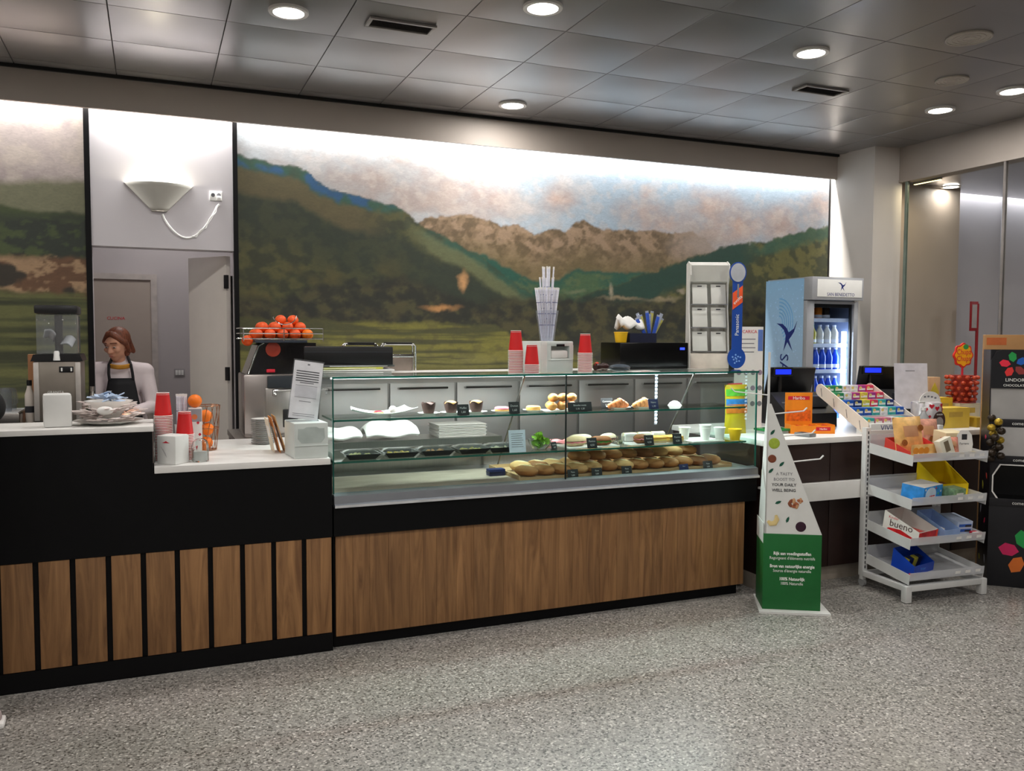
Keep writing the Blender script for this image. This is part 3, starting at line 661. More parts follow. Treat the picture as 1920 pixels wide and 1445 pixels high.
# buns in a pile
BUN = mat('bun_gold', (214, 150, 78), .55, var=.22, scale=25, bump=.1)
bun = None; y = YU+.02; x0 = ux(1053, y)
tag(MB().box(-.13, .17, -.07, .07, 0, .004, .001).build('paper_sheet', PAPER, loc=(x0, y+.01, PU)), 'thin white paper sheet under the piled golden buns', 'paper')
for i, (dx, dy, dz) in enumerate(((-.075, -.025, 0), (-.01, -.02, 0), (.055, -.02, 0), (-.05, .045, 0), (.03, .045, 0), (-.055, .0, .047), (.008, .0, .047), (.072, .012, .046))):
    l = 'golden round bun in the pile behind the wide black sign'
    if bun is None:
        bun = thing('bun', l, 'bun', (x0+dx, y+dy, PU+.0045+dz), 0, 'golden buns on the upper shelf'); MB().sphere((0, 0, .024), (.033, .031, .024)).build('bread', BUN, bun); MB().sphere((0, 0, .034), (.026, .025, .016)).build('glazed_top', mat('bun_glaze', (190, 112, 48), .35, var=.15, scale=30), bun)
    else: dup(bun, (x0+dx, y+dy, PU+.0045+dz), i)
CHALK = mat('slate_black', (24, 26, 30), .6, var=.1); CHALKT = mat('chalk_white', (190, 190, 190), .8, var=.05)
def tagcard(loc, w, h, label, rz=0, blue=False, txt=('Dolce', '1,20')):
    t = thing('price_tag', label, 'price tag', loc, rz)
    MB().at((0, 0, 0), (math.radians(-14), 0, 0)).box(-w/2, w/2, -.0015, .0015, .001, h, .0004).build('board', CHALK if not blue else mat('slate_blue', (22, 34, 84), .5), t)
    MB().box(-w*.3, w*.3, -.004, .018, 0, .004, .001).build('foot', BLACKP, t)
    for i, s in enumerate(txt): text(s, h*.26, CHALKT, t, (0, h*(.68-.36*i)*math.sin(math.radians(14))-.0036, h*(.66-.36*i)*math.cos(math.radians(14))+.001), (PI/2-math.radians(14), 0, 0))
    return t
F1 = YC+.088
for px, w, h, lb, tx in ((869, .068, .062, 'black price tag between two golden muffins', ('Muffin', '1,80')), (965, .064, .068, 'black price tag between the pink and the plain doughnut', ('Donut', '1,60')),
                     (1088, .155, .056, 'wide black sign in front of the golden bun pile', ('Brioche vuota', '1,10  1,20')), (1139, .08, .062, 'black price tag half behind the darker croissant', ('Cornetto', '1,10')), (1226, .068, .062, 'dark blue price tag to the side of the pale croissant', ('Nero', '1,30'))):
    y = F1 if px != 1139 else F1+.16
    tagcard((ux(px, y), y, PU), w, h, lb, 0, px == 1226, tx)
CRO = mat('croissant', (170, 96, 44), .5, var=.28, scale=30, bump=.3)
def croissant(loc, rz, label, m):
    t = thing('croissant', label, 'croissant', loc, rz)
    for k in range(-3, 4):
        a = k*.33; x = .075*math.sin(a); y = -.03*math.cos(a)+.03; r = .033*(1-abs(k)*.16)
        MB().at((x, y, r*.92), (0, 0, -a*.6)).sphere((0, 0, 0), (.018, r, r)).build('fold', m, t)
    return t
y = YU
for px, m, lb, pl_ in ((1160, CRO, 'dark baked croissant on a white plate on the upper shelf', 'white plate under the dark baked croissant'), (1206, mat('croissant_pale', (206, 140, 82), .5, var=.25, scale=30, bump=.3), 'paler sugared croissant beside the dark blue price tag', 'white plate under the paler croissant')):
    x = ux(px, y); saucer((x, y, PU), pl_, .075); croissant((x, y-.01, PP), .2, lb, m)
y = YU+.1
tag(MB().lathe([(1e-6, 0), (.045, 0), (.03, .02), (.012, .03), (1e-6, .03)], 18).build('cake_dome', PORC, loc=(ux(1265, y), y, PU)), 'small white dome lid at the end of the upper shelf', 'lid')
# lower shelf: black salad trays
PLw = ZL+.0006; YL = YC+.16
TRAY = mat('glossy_black_tray', (14, 14, 15), .12, var=.05)
FOIL = mat('clear_lid', (240, 240, 240), .08, var=.02)
cols = [(214, 200, 120), (226, 190, 40), (222, 150, 60), (226, 206, 80), (200, 190, 150)]
nm = ['pale salad', 'yellow corn', 'orange pasta', 'yellow omelette', 'mixed salad']
pos = ['at the glass end of the lower shelf', 'second along the lower shelf', 'in the middle of the tray row', 'with the brightest lid next to the end tray', 'just behind the white notice']
for i, px in enumerate((676, 748, 815, 882, 938)):
    y = YL; x = at(px, 850, y=y).x
    t = thing('food_tray', 'black food tray with %s %s' % (nm[i], pos[i]), 'tray', (x, y, PLw), .0)
    w, d = .095, .075
    MB().raw([(-w*.72, -d*.72, 0), (w*.72, -d*.72, 0), (w*.72, d*.72, 0), (-w*.72, d*.72, 0), (-w, -d, .03), (w, -d, .03), (w, d, .03), (-w, d, .03), (-w*.94, -d*.94, .03), (w*.94, -d*.94, .03), (w*.94, d*.94, .03), (-w*.94, d*.94, .03), (-w*.68, -d*.68, .004), (w*.68, -d*.68, .004), (w*.68, d*.68, .004), (-w*.68, d*.68, .004)],
           [(0, 3, 2, 1), (0, 1, 5, 4), (1, 2, 6, 5), (2, 3, 7, 6), (3, 0, 4, 7), (4, 5, 9, 8), (5, 6, 10, 9), (6, 7, 11, 10), (7, 4, 8, 11), (8, 9, 13, 12), (9, 10, 14, 13), (10, 11, 15, 14), (11, 8, 12, 15), (12, 13, 14, 15)]).build('tray', TRAY, t)
    r2 = random.Random(i)
    for k in range(11): MB().at((r2.uniform(-.05, .05), r2.uniform(-.035, .035), .014), (r2.random(), r2.random(), r2.random()*3)).sphere((0, 0, 0), (.018, .012, .008), 8, 6).build('filling', mat('filling_%d' % i, cols[i], .6, var=.3, scale=60), t)
    MB().raw([(-w*.97, -d*.97, .031), (w*.97, -d*.97, .031), (w*.97, d*.97, .031), (-w*.97, d*.97, .031), (-w*.6, -d*.5, .046), (w*.6, -d*.5, .046), (w*.6, d*.5, .046), (-w*.6, d*.5, .046)], [(0, 1, 5, 4), (1, 2, 6, 5), (2, 3, 7, 6), (3, 0, 4, 7), (4, 5, 6, 7)]).build('lid', ACRYL, t, fix=False)
nt_ = thing('notice_card', 'white printed notice leaning on the lower shelf between trays and lettuce', 'sign', (at(971, 840, y=YC+.075).x, YC+.075, PLw))
MB().at((0, 0, 0), (math.radians(-8), 0, 0)).box(-.05, .05, -.001, .001, 0, .125).build('card', mat('card_blueish', (205, 212, 226), .7), nt_)
for k in range(7): MB().at((0, 0, 0), (math.radians(-8), 0, 0)).box(-.036, .036-.004*(k % 3), -.0017, -.001, .03+.012*k, .033+.012*k).build('print_line', GREYINK, nt_)
x = at(1012, 840, y=YC+.17).x
lt_ = thing('lettuce_bowl', 'glass bowl of bright green lettuce beside the white notice', 'salad', (x, YC+.17, PLw))
MB().shell([(.04, 0), (.062, .03), (.07, .055)], .003, 20).build('bowl', CLEAR, lt_)
r2 = random.Random(5)
for k in range(16):
    a = r2.random()*6.28; r = r2.uniform(0, .04)
    MB().at((r*math.cos(a), r*math.sin(a), .02+r2.random()*.055), (r2.uniform(-.8, .8), r2.uniform(-.8, .8), a)).grid(lambda u, v: ((u-.5)*.055, (v-.5)*.045*(1-.4*abs(2*u-1)), .008*math.sin(7*u+3*v)+.012*(2*v-1)**2), 6, 5).build('leaf', mat('lettuce', (128, 176, 44), .5, var=.3, scale=40), lt_, fix=False)
# sandwiches on boards, lower shelf right
BREAD = mat('bread_white', (220, 190, 148), .75, var=.15, scale=18, bump=.15); BREADB = mat('bread_brown', (150, 92, 52), .7, var=.2, scale=25, bump=.2)
HAM = mat('ham_pink', (222, 130, 134), .5, var=.12); CHEESE = mat('cheese', (240, 205, 110), .5, var=.08); LEAF = mat('salad_leaf', (70, 130, 40), .5, var=.2)
def board(px, w, d, label, y=YC+.2):
    p = at(px, 835, y=y); return tag(MB().box(-w/2, w/2, -d/2, d/2, 0, .006, .001).build('serving_board', PORC, loc=(p.x, y, PLw)), label, 'board'), p.x
b1, x1 = board(1100, .34, .2, 'white serving board under the filled rolls by the pane joint')
b2, x2 = board(1215, .36, .2, 'white serving board under the toasted sandwiches'); b3, x3 = board(1312, .235, .2, 'white serving tray under the paper cups')
ZB = PLw+.0066
def roll(loc, rz, L, r, top, fill, label, name='filled_roll'):
    t = thing(name, label, 'sandwich', (loc[0], loc[1], loc[2]+(.13*r+.012)*.8-.0045), rz)
    def half(z0, up):
        return MB().grid(lambda u, v: ((2*u-1)*L/2*(1-.0), r*math.sin(PI*(v-.5))*(1-abs(2*u-1)**3)**.5, z0+(up*r*.75*math.cos(PI*(v-.5))*(1-abs(2*u-1)**3)**.5)), 12, 10)
    mb = half(r*.62, 1); mb.grid(lambda u, v: ((2*u-1)*L/2, r*(2*v-1)*(1-abs(2*u-1)**3)**.5, r*.62), 12, 4); mb.build('top_half', top, t)
    mb = half(r*.62-.012, -1); mb.grid(lambda u, v: ((2*u-1)*L/2, r*(2*v-1)*(1-abs(2*u-1)**3)**.5, r*.62-.012), 12, 4)
    o = mb.build('bottom_half', top, t); o.scale = (1, 1, .8); o.location.z = .004
    MB().grid(lambda u, v: ((2*u-1)*L*.47, r*1.06*(2*v-1)*(1-abs(2*u-1)**3)**.5, r*.6-.005+.003*math.sin(u*25+v*7)), 20, 6).build('filling', fill, t).modifiers.new('thick', 'SOLIDIFY').thickness = .005
    return t
roll((x1-.09, YC+.17, ZB), .15, .15, .035, BREAD, HAM, 'pale roll with ham at the lettuce end of the board')
roll((x1-.02, YC+.25, ZB), .1, .17, .036, mat('flour_roll', (236, 216, 186), .8, var=.08), HAM, 'floury white roll lying behind the other filled rolls')
roll((x1+.066, YC+.15, ZB), -.2, .14, .034, BREADB, LEAF, 'brown roll behind the black tag near the pane joint')
roll((x1+.165, YC+.24, ZB), .4, .13, .036, MATS['flour_roll'], mat('filling_dark', (120, 70, 60), .6), 'floury roll cut open next to the small glass pot')
hm = MB().grid(lambda u, v: ((u-.5)*.24, (v-.5)*.1, .004+.012*abs(math.sin(9*u+2*v))+.01*v), 24, 8).build('ham_slices', HAM, loc=(x1-.07, YC+.335, PLw)); hm.modifiers.new('thick', 'SOLIDIFY').thickness = .003
tag(hm, 'folded pink ham slices lying at the back of the lower shelf', 'ham')
gp = thing('glass_pot', 'small clear glass pot between the two serving boards', 'jar', (x1+.205, YC+.12, ZB-.006)); gp.location.x = x1+.185; MB().shell([(.018, 0), (.022, .02), (.022, .05)], .002, 16).build('pot', CLEAR, gp); MB().sphere((0, 0, .017), (.013, .013, .012)).build('contents', mat('sauce', (160, 160, 130), .5), gp); gp.location.z = ZB
roll((x2-.085, YC+.15, ZB), .1, .09, .034, BREADB, HAM, 'round dark bun between the glass pot and a black tag', 'filled_bun')
def toastie(loc, rz, label):
    t = thing('toasted_sandwich', label, 'sandwich', loc, rz)
    MB().box(-.055, .055, -.05, .05, 0, .013, .005).build('bread_slice', BREAD, t); MB().box(-.056, .056, -.051, .051, .013, .022, .002).build('cheese_slice', CHEESE, t)
    MB().box(-.055, .055, -.05, .05, .022, .036, .005).build('bread_slice', mat('toast', (216, 160, 70), .7, var=.15, scale=20), t)
toastie((x2+.022, YC+.155, ZB), 0, 'toasted cheese sandwich between the two black tags'); toastie((x2+.140, YC+.155, ZB), .1, 'toasted cheese sandwich half behind a black tag')
for i, dx in enumerate((-.1, 0.0, .1)):
    t = thing('sandwich_wrap', ('wrapped white sandwich standing behind the round dark bun', 'wrapped white sandwich in the middle behind the toasted ones', 'wrapped white sandwich at the paper cup end behind the toasted ones')[i], 'sandwich', (x2+dx, YC+.255, ZB))
    MB().box(-.045, .045, -.03, .03, 0, .052, .014).build('wrap', PAPER, t); MB().box(-.046, .046, -.006, .006, .0, .0535, .003).build('paper_band', mat('band_cream', (230, 210, 170), .7), t)
for px, lb in ((1111, 'black price tag before the brown roll'), (1218, 'black price tag before the toasted sandwich and round bun'), (1271, 'black price tag at the paper cup end of the sandwiches')):
    y = YC+.078; tagcard((at(px, 830, y=y).x, y, PLw), .064, .062, lb, 0, False, ('Panino', '4,50'))
y = YC+.1; tagcard((at(1040, 835, y=y).x, y, PLw), .05, .045, 'small dark price tag leaning at the lettuce bowl', .5, False, ('Insalata', '5,00'))
CUPW = mat('white_paper_cup', (238, 236, 232), .6, var=.02)
def pcup(loc, m, label, r=.036, h=.075):
    t = thing('paper_cup', label, 'cup', loc); MB().shell([(r*.68, 0), (r, h)], .0015, 20).build('body', m, t); MB().tube([(r*math.cos(2*PI*k/20), r*math.sin(2*PI*k/20), h) for k in range(20)], .002, 6, True).build('rim', m, t); return t
cx = lambda px, y: at(px, 820, y=y).x
pcup((cx(1283, YC+.22), YC+.22, ZB), CUPW, 'white paper cup next to the last sandwich tag'); pcup((cx(1322, YC+.15), YC+.15, ZB), CUPW, 'white paper cup in the middle of the three on the tray'); pcup((cx(1322, YC+.15), YC+.15, ZB+.018), CUPW, 'white paper cup nested in the middle cup on the tray')
pcup((cx(1349, YC+.14), YC+.14, ZB), CUPW, 'white paper cup beside the yellow snack bags'); pcup((cx(1378, YC+.115), YC+.115, PLw), mat('yellow_cup', (244, 196, 20), .5, var=.05), 'bright yellow cup at the end of the lower shelf', .042, .07)
# deck: bread tray with rolls
tr = thing('bread_tray', 'wide wooden tray holding the pile of rolls on the display deck', 'tray', (2.64, YC+.31, ZK+.0005))
MB().box(-.74, .72, -.2, .27, 0, .008).box(-.74, -.732, -.2, .27, .008, .026).box(.712, .72, -.2, .27, .008, .026).box(-.732, .712, .262, .27, .008, .026).box(-.732, .712, -.2, -.192, .008, .016).build('tray', wood('tray_wood', (150, 112, 76), (196, 160, 118), .05, 'x'), tr)
BR = [mat('roll_a', (172, 116, 66), .6, var=.2, scale=16, bump=.12), mat('roll_b', (142, 90, 50), .6, var=.22, scale=16, bump=.12), mat('roll_c', (196, 150, 98), .65, var=.15, scale=16, bump=.12)]
r3 = random.Random(11); protos = []
for m in BR:
    t = thing('bread_roll', 'x', 'roll', (0, 0, -5), 0, 'bread rolls piled on the wooden tray')
    MB().grid(lambda u, v: ((2*u-1)*.078, .041*math.sin(2*PI*v)*(1-abs(2*u-1)**2.6)**.5, .031+.031*math.cos(2*PI*v)*(1-abs(2*u-1)**2.6)**.5), 14, 12).build('crust', m, t)
    MB().tube([(-.05+.025*k, .006*math.sin(k*2), .0612-.0016*abs(k-2)) for k in range(5)], [.001, .005, .006, .005, .001], 6).build('split', mat('crumb', (236, 214, 170), .8), t); protos.append(t)
names = ['golden brown roll piled on the wooden tray under the lower shelf', 'darker brown roll piled on the wooden tray under the lower shelf', 'pale floury roll piled on the wooden tray under the lower shelf']
spots = []
for yy, zz, n, x0_, st_, an in ((YC+.20, 0, 13, 1.985, .106, -.98), (YC+.37, 0, 12, 2.02, .108, -.98), (YC+.28, .058, 8, 2.36, .110, -.98), (YC+.42, .063, 4, 2.48, .18, .2)):
    for k in range(n): spots.append((x0_+st_*k+r3.uniform(-.003, .003), yy+r3.uniform(-.012, .012), ZK+.0092+zz, an+r3.uniform(-.05, .05)))
for i, (x, y, z, a) in enumerate(spots):
    if x > 3.27: continue
    k = r3.choice((0, 0, 1, 2)); dup(protos[k], (x, y, z), a, names[k])
for p in protos:
    for c in list(p.children): bpy.data.objects.remove(c)
    bpy.data.objects.remove(p)
for i, (px, lb) in enumerate(((1075, 'black price tag on the tray edge right of the pane joint'), (1120, 'black price tag leaning against the rolls beside the pane joint'), (1176, 'black price tag at the middle of the bread tray'), (1328, 'dark price tag near the far end of the bread tray'))):
    y = YC+.085; tagcard((at(px, 885, y=y).x, y, ZK+.0005), .068, .05, lb, .0, False, ('Pane', '3,80'))
y = YC+.085; tagcard((at(1283, 880, y=y).x, y, ZK+.0005), .07, .04, 'greyish price card leaning on rolls by a dark tag', .1, True, ('Pane', ''))
bx = thing('pen_case', 'small blue and black case lying on the deck under the notice', 'case', (1.842, YC+.32, ZK+.0035)); MB().box(-.05, .05, -.03, .03, 0, .04, .006).build('shell', mat('case_navy', (26, 36, 80), .4), bx); MB().box(-.051, .02, -.0305, .0305, .018, .022).build('zip', BLACKP, bx)
# stacked trays and white bags at the rear of the display
for i in range(4):
    t = tag(MB().box(-.15, .15, -.1, .1, 0, .016, .004).box(-.155, .155, -.105, .105, .013, .017, .002).build('grey_tray', mat('tray_grey', (150, 144, 138), .5, var=.05), loc=(1.72, YC+.655, 1.0+i*.0195)), ('bottom grey tray of the stack behind the lower shelf', 'second grey tray from the bottom of the stack', 'third grey tray from the bottom of the stack', 'top grey tray of the stack behind the lower shelf')[i], 'tray', 'grey trays')
rs = MB().box(-.52, .6, -.13, .13, 0, .0078).build('rear_shelf', STEEL, dc, (1.36, .65, .992)); MB().box(-.52, .6, -.135, -.13, -.03, .0078).build('front_lip', STEEL, rs)
for x in (-.5, .58): MB().box(x-.01, x+.01, .10, .125, -.198, 0).build('shelf_leg', STEEL, rs)
for i, (x, w) in enumerate(((.98, .13), (1.29, .16))):
    o = MB().grid(lambda u, v: ((u-.5)*2*w, (v-.5)*.2, .0275+(.05+.03*i)*(1-abs(2*v-1)**2)*(1-.5*abs(2*u-1)**3)+.008*math.sin(9*u)), 14, 8).build('paper_bag', PAPER, loc=(x, YC+.65, 1.001)); o.modifiers.new('thick', 'SOLIDIFY').thickness = .02
    tag(o, ('flat stack of white paper bags at the glass end of the rear shelf', 'puffed white paper bags next to the grey trays')[i], 'paper bag')
# ================================================================== THINGS ON THE BAR LEDGE
ZH, ZW = 1.18, .99
t = thing('napkin_dispenser', 'plain white rounded napkin dispenser on the raised ledge', 'dispenser', (-.408, 4.46, ZH), .12)
MB().box(-.058, .058, -.055, .055, 0, .152, .012).build('case', PLASTIC, t)
MB().box(.0578, .0592, -.03, .03, .03, .12, .0005).build('slot', GREYINK, t); MB().box(.0578, .0594, -.012, .012, .118, .126).build('badge', INK, t)
# sugar sachets on a plate, bowl with pale blue sachets
sx_, sy_ = -.195, 4.505
tag(MB().shell([(.07, 0), (.09, .004), (.155, .02)], .004, 36).build('plate', PORC, loc=(sx_, sy_, ZH+.0005)), 'large white plate under the heap of sugar sachets', 'plate')
SACH = mat('sachet_paper', (236, 224, 220), .7, var=.08, scale=30, tint=.08)
r4 = random.Random(21); sm_ = None
for k in range(96):
    ring = k % 4; a = k*2.399; rad = (.08, .10, .122, .136)[ring]*r4.uniform(.92, 1.05)
    z = ZH+.024+.0044*(k//6)*(1.25 if rad < .11 else .95)
    loc = (sx_+rad*math.cos(a), sy_+rad*math.sin(a)*.95, z)
    if sm_ is None:
        sm_ = thing('sugar_sachet', 'white paper sugar sachet in the heap around the bowl', 'sachet', loc, 0, 'sugar sachets heaped on the plate')
        MB().box(-.032, .032, -.011, .011, -.002, .002, .0015).build('packet', SACH, sm_); MB().box(-.035, -.0315, -.0105, .0105, -.0004, .0004).box(.0315, .035, -.0105, .0105, -.0004, .0004).build('crimp', SACH, sm_)
        sm_.rotation_euler = (0, -.1, a)
    else: dup(sm_, loc, rot=(r4.uniform(-.15, .15), r4.uniform(-.3, .1), a+r4.uniform(-.5, .5)))
tag(MB().shell([(.03, .03), (.05, .036), (.09, .09), (.105, .112)], .004, 32).build('bowl', PORC, loc=(sx_, sy_, ZH+.0)), 'white porcelain bowl standing in the heap of sugar sachets', 'bowl')
BLS = mat('blue_sachet', (186, 204, 228), .6, var=.08, tint=.08); sm2 = None
for k in range(20):
    a = k*2.399; rad = .07*math.sqrt((k+.5)/20); loc = (sx_+rad*math.cos(a), sy_+rad*math.sin(a), ZH+.108+.028*(1-(rad/.075)**2)+r4.uniform(0, .012))
    if sm2 is None:
        sm2 = thing('sweetener_sachet', 'pale blue sweetener sachet heaped in the white bowl', 'sachet', loc, 0, 'sweetener sachets in the bowl'); MB().box(-.028, .028, -.013, .013, -.002, .002, .0015).build('packet', BLS, sm2); MB().box(-.031, -.0275, -.0125, .0125, -.0004, .0004).build('crimp', PAPER, sm2)
    else: dup(sm2, loc, rot=(r4.uniform(-.5, .5), r4.uniform(-.5, .5), a))
pc = MB().sphere((0, 0, .022), (.036, .028, .02)).build('crumpled_napkin', PAPER, loc=(sx_-.01, sy_-.128, ZH+.052)); tag(pc, 'crumpled white napkin lying on the sachets before the bowl', 'napkin')
# ================================================================== THINGS ON THE LOWER WORKTOP
t = thing('napkin_dispenser', 'white cube napkin dispenser with red print on the lower worktop', 'dispenser', (.085, 4.405, ZW), math.radians(-38))
MB().box(-.052, .052, -.052, .052, 0, .138, .008).build('case', PLASTIC, t)
for rz in (0, -PI/2):
    MB().at((0, 0, 0), (0, 0, rz)).prism([(-.022, .104), (-.008, .108), (0, .113), (.008, .108), (.022, .104), (.008, .103), (-.008, .103)], -.0528, -.052).build('red_emblem', REDINK, t)
    for k, (a, b_, c, d) in enumerate(((-.03, -.005, .085, .05), (-.02, .0, .075, .04), (-.01, .004, .06, .035))): MB().at((0, 0, 0), (0, 0, rz)).prism([(a, c), (a+.004, c), (b_+.002, d), (b_-.002, d)], -.0526, -.052).build('grey_print', mat('pale_print', (196, 194, 194), .6), t)
def cup_proto():
    t = thing('paper_cup', 'x', 'cup')
    MB().lathe([(.0285, .115), (.029, .112), (.0405, .004), (.041, .003), (.040, .003), (.0396, .004), (.028, .111), (1e-6, .111), (1e-6, .1118), (.0278, .1118), (.0285, .115)][:1] and [(.0290, .114), (.0405, .003), (.0399, .003), (.0284, .1105), (1e-6, .1105), (1e-6, .1112), (.0282, .1112), (.0284, .114), (.0290, .114)], 24).build('wall', REDCUP, t)
    MB().tube([(.0424*math.cos(2*PI*k/24), .0424*math.sin(2*PI*k/24), .0024) for k in range(24)], .0022, 6, True).build('rim', CUPW, t)
    MB().tube([(.0287*math.cos(2*PI*k/24), .0287*math.sin(2*PI*k/24), .1135) for k in range(24)], .0015, 6, True).build('base_rim', CUPW, t)
    return t
proto = cup_proto(); first = True
def cup_stack(x, y, z, n, which, pitch=.0078, loose=0):
    global first
    for k in range(n):
        top = k == n-1
        lb = ('red paper cup on top of the %s' if top else 'red paper cup nested in the %s') % which
        c = dup(proto, (x, y, z+.0003+pitch*k+(loose if top else 0)), random.random()*.3-.15, lb, 'red cups in the '+which)
cup_stack(.045, 4.522, ZW, 29, 'tall cup stack beside the white cube dispenser')
cup_stack(.142, 4.505, ZW, 17, 'shorter cup stack behind the glass dome')
ZTOP = ZT-.0005
cup_stack(1.888, 4.455, ZTOP, 17, 'tall stack on the display beside the straws')
cup_stack(1.962, 4.40, ZTOP, 7, 'low cup stack before the grey napkin dispenser')
cup_stack(2.322, 4.447, ZTOP, 15, 'cup stack by the dispenser and the pepper mill')
for c in list(proto.children): bpy.data.objects.remove(c)
bpy.data.objects.remove(proto)
# straws in a white box with an orange on it
STRAW = mat('wrapped_straw', (224, 224, 234), .5, var=.12, scale=60, tint=.15)
t = thing('straw_holder', 'small white tumbler of wrapped straws behind the red cups', 'tumbler', (.135, 4.68, ZW)); MB().shell([(.03, 0), (.036, .16)], .002, 18).build('tumbler', PLASTIC, t)
s0 = None
def straw(loc, rot, L, label, group):
    global s0
    if s0 is None or abs(s0['len']-L) > .001:
        s0 = thing('wrapped_straw', label, 'straw', loc, 0, group); s0['len'] = L
        MB().tube([(0, 0, 0), (0, 0, L)], .0045, 6).build('wrapper', STRAW, s0); MB().box(-.005, .005, -.001, .001, L, L+.012).build('wrapper_end', PAPER, s0)
        for k in range(3): MB().lathe([(.0048, L*(.3+.22*k)), (.0048, L*(.3+.22*k)+.006)], 6).build('print_band', mat('straw_blue', (96, 104, 150), .6), s0)
        s0.rotation_euler = rot
    else: dup(s0, loc, 0, label, group, rot)
for k in range(12):
    a = k*2.4; r = .0225*math.sqrt(k/12); straw((.135+r*math.cos(a), 4.68+r*math.sin(a), ZW+.003), (-.02*math.sin(a)*r/.0225, .02*math.cos(a)*r/.0225, 0), .30+.006*(k % 3) if False else .30, 'wrapped straw standing in the small white tumbler', 'straws on the worktop')
ob = thing('juice_carton_display', 'white card box with red dots carrying an orange behind the cups', 'box', (.197, 4.66, ZW))
MB().box(-.032, .032, -.03, .03, 0, .245, .002).build('carton', PAPER, ob); MB().box(-.031, .03, -.0308, -.03, .175, .24).build('grey_panel', mat('panel_grey', (150, 150, 156), .6), ob); MB().lathe([(1e-6, 0), (.014, 0), (.014, .0006), (1e-6, .0006)], 14).build('orange_dot', mat('orange_print', (214, 120, 70), .6), ob, (-.004, -.0308, .2)).rotation_euler = (PI/2, 0, 0)
for k, (a, b_) in enumerate(((-.024, .15), (.012, .17), (-.02, .08), (.0, .05), (-.026, .115), (.02, .11))): MB().at((a, -.0302, b_)).prism([(-.008, 0), (0, .009), (.008, 0), (0, -.009)], -.0006, 0).build('red_dot', REDINK, ob)
ORANGE = mat('orange_peel', (240, 120, 16), .45, var=.12, scale=25, bump=.08); ORANGE2 = mat('blood_orange_peel', (226, 84, 22), .45, var=.18, scale=22, bump=.08)
def orange(loc, label, r=.035, m=ORANGE, group=None):
    t = thing('orange', label, 'orange', loc, random.random()*6, group); MB().sphere((0, 0, r*.96), (r, r, r*.96), 18, 12).build('peel', m, t); MB().lathe([(1e-6, r*1.925), (.004, r*1.925), (.003, r*1.9)], 8).build('stalk', mat('stalk_green', (90, 100, 40), .7), t); return t
orange((.197, 4.66, ZW+.2455), 'bright orange sitting on the white card box behind the cups')
bk = thing('wire_basket', 'copper wire basket with oranges behind the glass dome', 'basket', (.262, 4.86, ZW))
WIRE = mat('copper_wire', (176, 118, 84), .25, .9, var=.1)
for z, r in ((.004, .05), (.12, .062), (.24, .07)): MB().tube([(r*math.cos(2*PI*k/24), r*math.sin(2*PI*k/24), z) for k in range(24)], .0025, 6, True).build('hoop', WIRE, bk)
for k in range(14):
    a = 2*PI*k/14; MB().tube([(.05*math.cos(a), .05*math.sin(a), .004), (.062*math.cos(a+.35), .062*math.sin(a+.35), .12), (.07*math.cos(a+.7), .07*math.sin(a+.7), .24)], .0018, 5).build('wire', WIRE, bk)
MB().lathe([(1e-6, .002), (.05, .002), (.05, .004), (1e-6, .004)], 24).build('bottom', WIRE, bk)
for k, (dx, dy, dz) in enumerate(((-.004, -.006, .006), (.004, .006, .078), (-.004, -.004, .150))): orange((.262+dx, 4.86+dy, ZW+dz), ('lowest orange inside the copper wire basket', 'middle orange inside the copper wire basket', 'top orange inside the copper wire basket')[k])
gd = thing('glass_dome_jar', 'clear glass jar with a domed top beside the white cube dispenser', 'jar', (.208, 4.43, ZW))
MB().lathe([(1e-6, 0), (.038, 0), (.04, .004), (.04, .075), (.034, .098), (.02, .11), (1e-6, .113), (1e-6, .110), (.019, .107), (.032, .096), (.0375, .074), (.0375, .006), (1e-6, .005)], 28).build('glass', CLEAR, gd)
MB().box(-.0402, -.03, -.012, .012, .02, .06).build('label', mat('jar_label', (190, 150, 140), .7), gd); MB().lathe([(1e-6, .006), (.034, .006), (.034, .05), (1e-6, .05)], 20).build('sugar', mat('white_sugar', (235, 232, 228), .9), gd)
# saucers
s1 = None
for k in range(13):
    loc = (.575, 5.03, ZW+.0005+.0112*k); l = 'white saucer in the stack beside the menu holder' if k < 12 else 'topmost white saucer of the stack beside the menu holder'
    if s1 is None:
        s1 = thing('saucer', l, 'saucer', loc, 0, 'stacked saucers'); MB().shell([(.04, 0), (.046, .004), (.066, .0092)], .0022, 28).build('dish', PORC, s1); MB().tube([(.066*math.cos(2*PI*j/28), .066*math.sin(2*PI*j/28), .0092) for j in range(28)], .0012, 5, True).build('dark_edge', mat('edge_line', (120, 118, 118), .4), s1)
    else: dup(s1, loc, 0, l)
# grey napkin dispenser with menu holder and menus behind
t = thing('napkin_dispenser', 'boxy pale grey napkin dispenser under the menu sheet beside the display glass', 'dispenser', (.722, 4.425, ZW), math.radians(4))
GREYP = mat('pale_grey_plastic', (205, 212, 208), .4, var=.03)
MB().box(-.085, .085, -.09, .14, 0, .178, .006).build('case', GREYP, t)
MB().prism([(-.065, .15), (-.04, .15), (-.025, .158), (.025, .158), (.04, .15), (.065, .15), (.068, .10), (.05, .078), (-.05, .078), (-.068, .10)], -.0915, -.09).build('face_plate', mat('grey_face', (176, 186, 182), .4), t)
MB().box(-.085, .085, -.094, -.09, .062, .068, .001).build('ledge', GREYP, t)
mh = thing('menu_holder', 'clear holder with a printed white menu sheet standing on the grey dispenser', 'menu', (.702, 4.44, ZW+.1785), math.radians(-4))
MB().at((0, 0, 0), (math.radians(-12), math.radians(8), 0)).box(-.073, .073, -.002, .0, .011, .31).build('sheet', mat('sheet_white', (214, 214, 218), .6), mh)
MB().at((0, 0, 0), (math.radians(-12), math.radians(8), 0)).box(-.078, .078, .0005, .002, .011, .318).build('acrylic', ACRYL, mh)
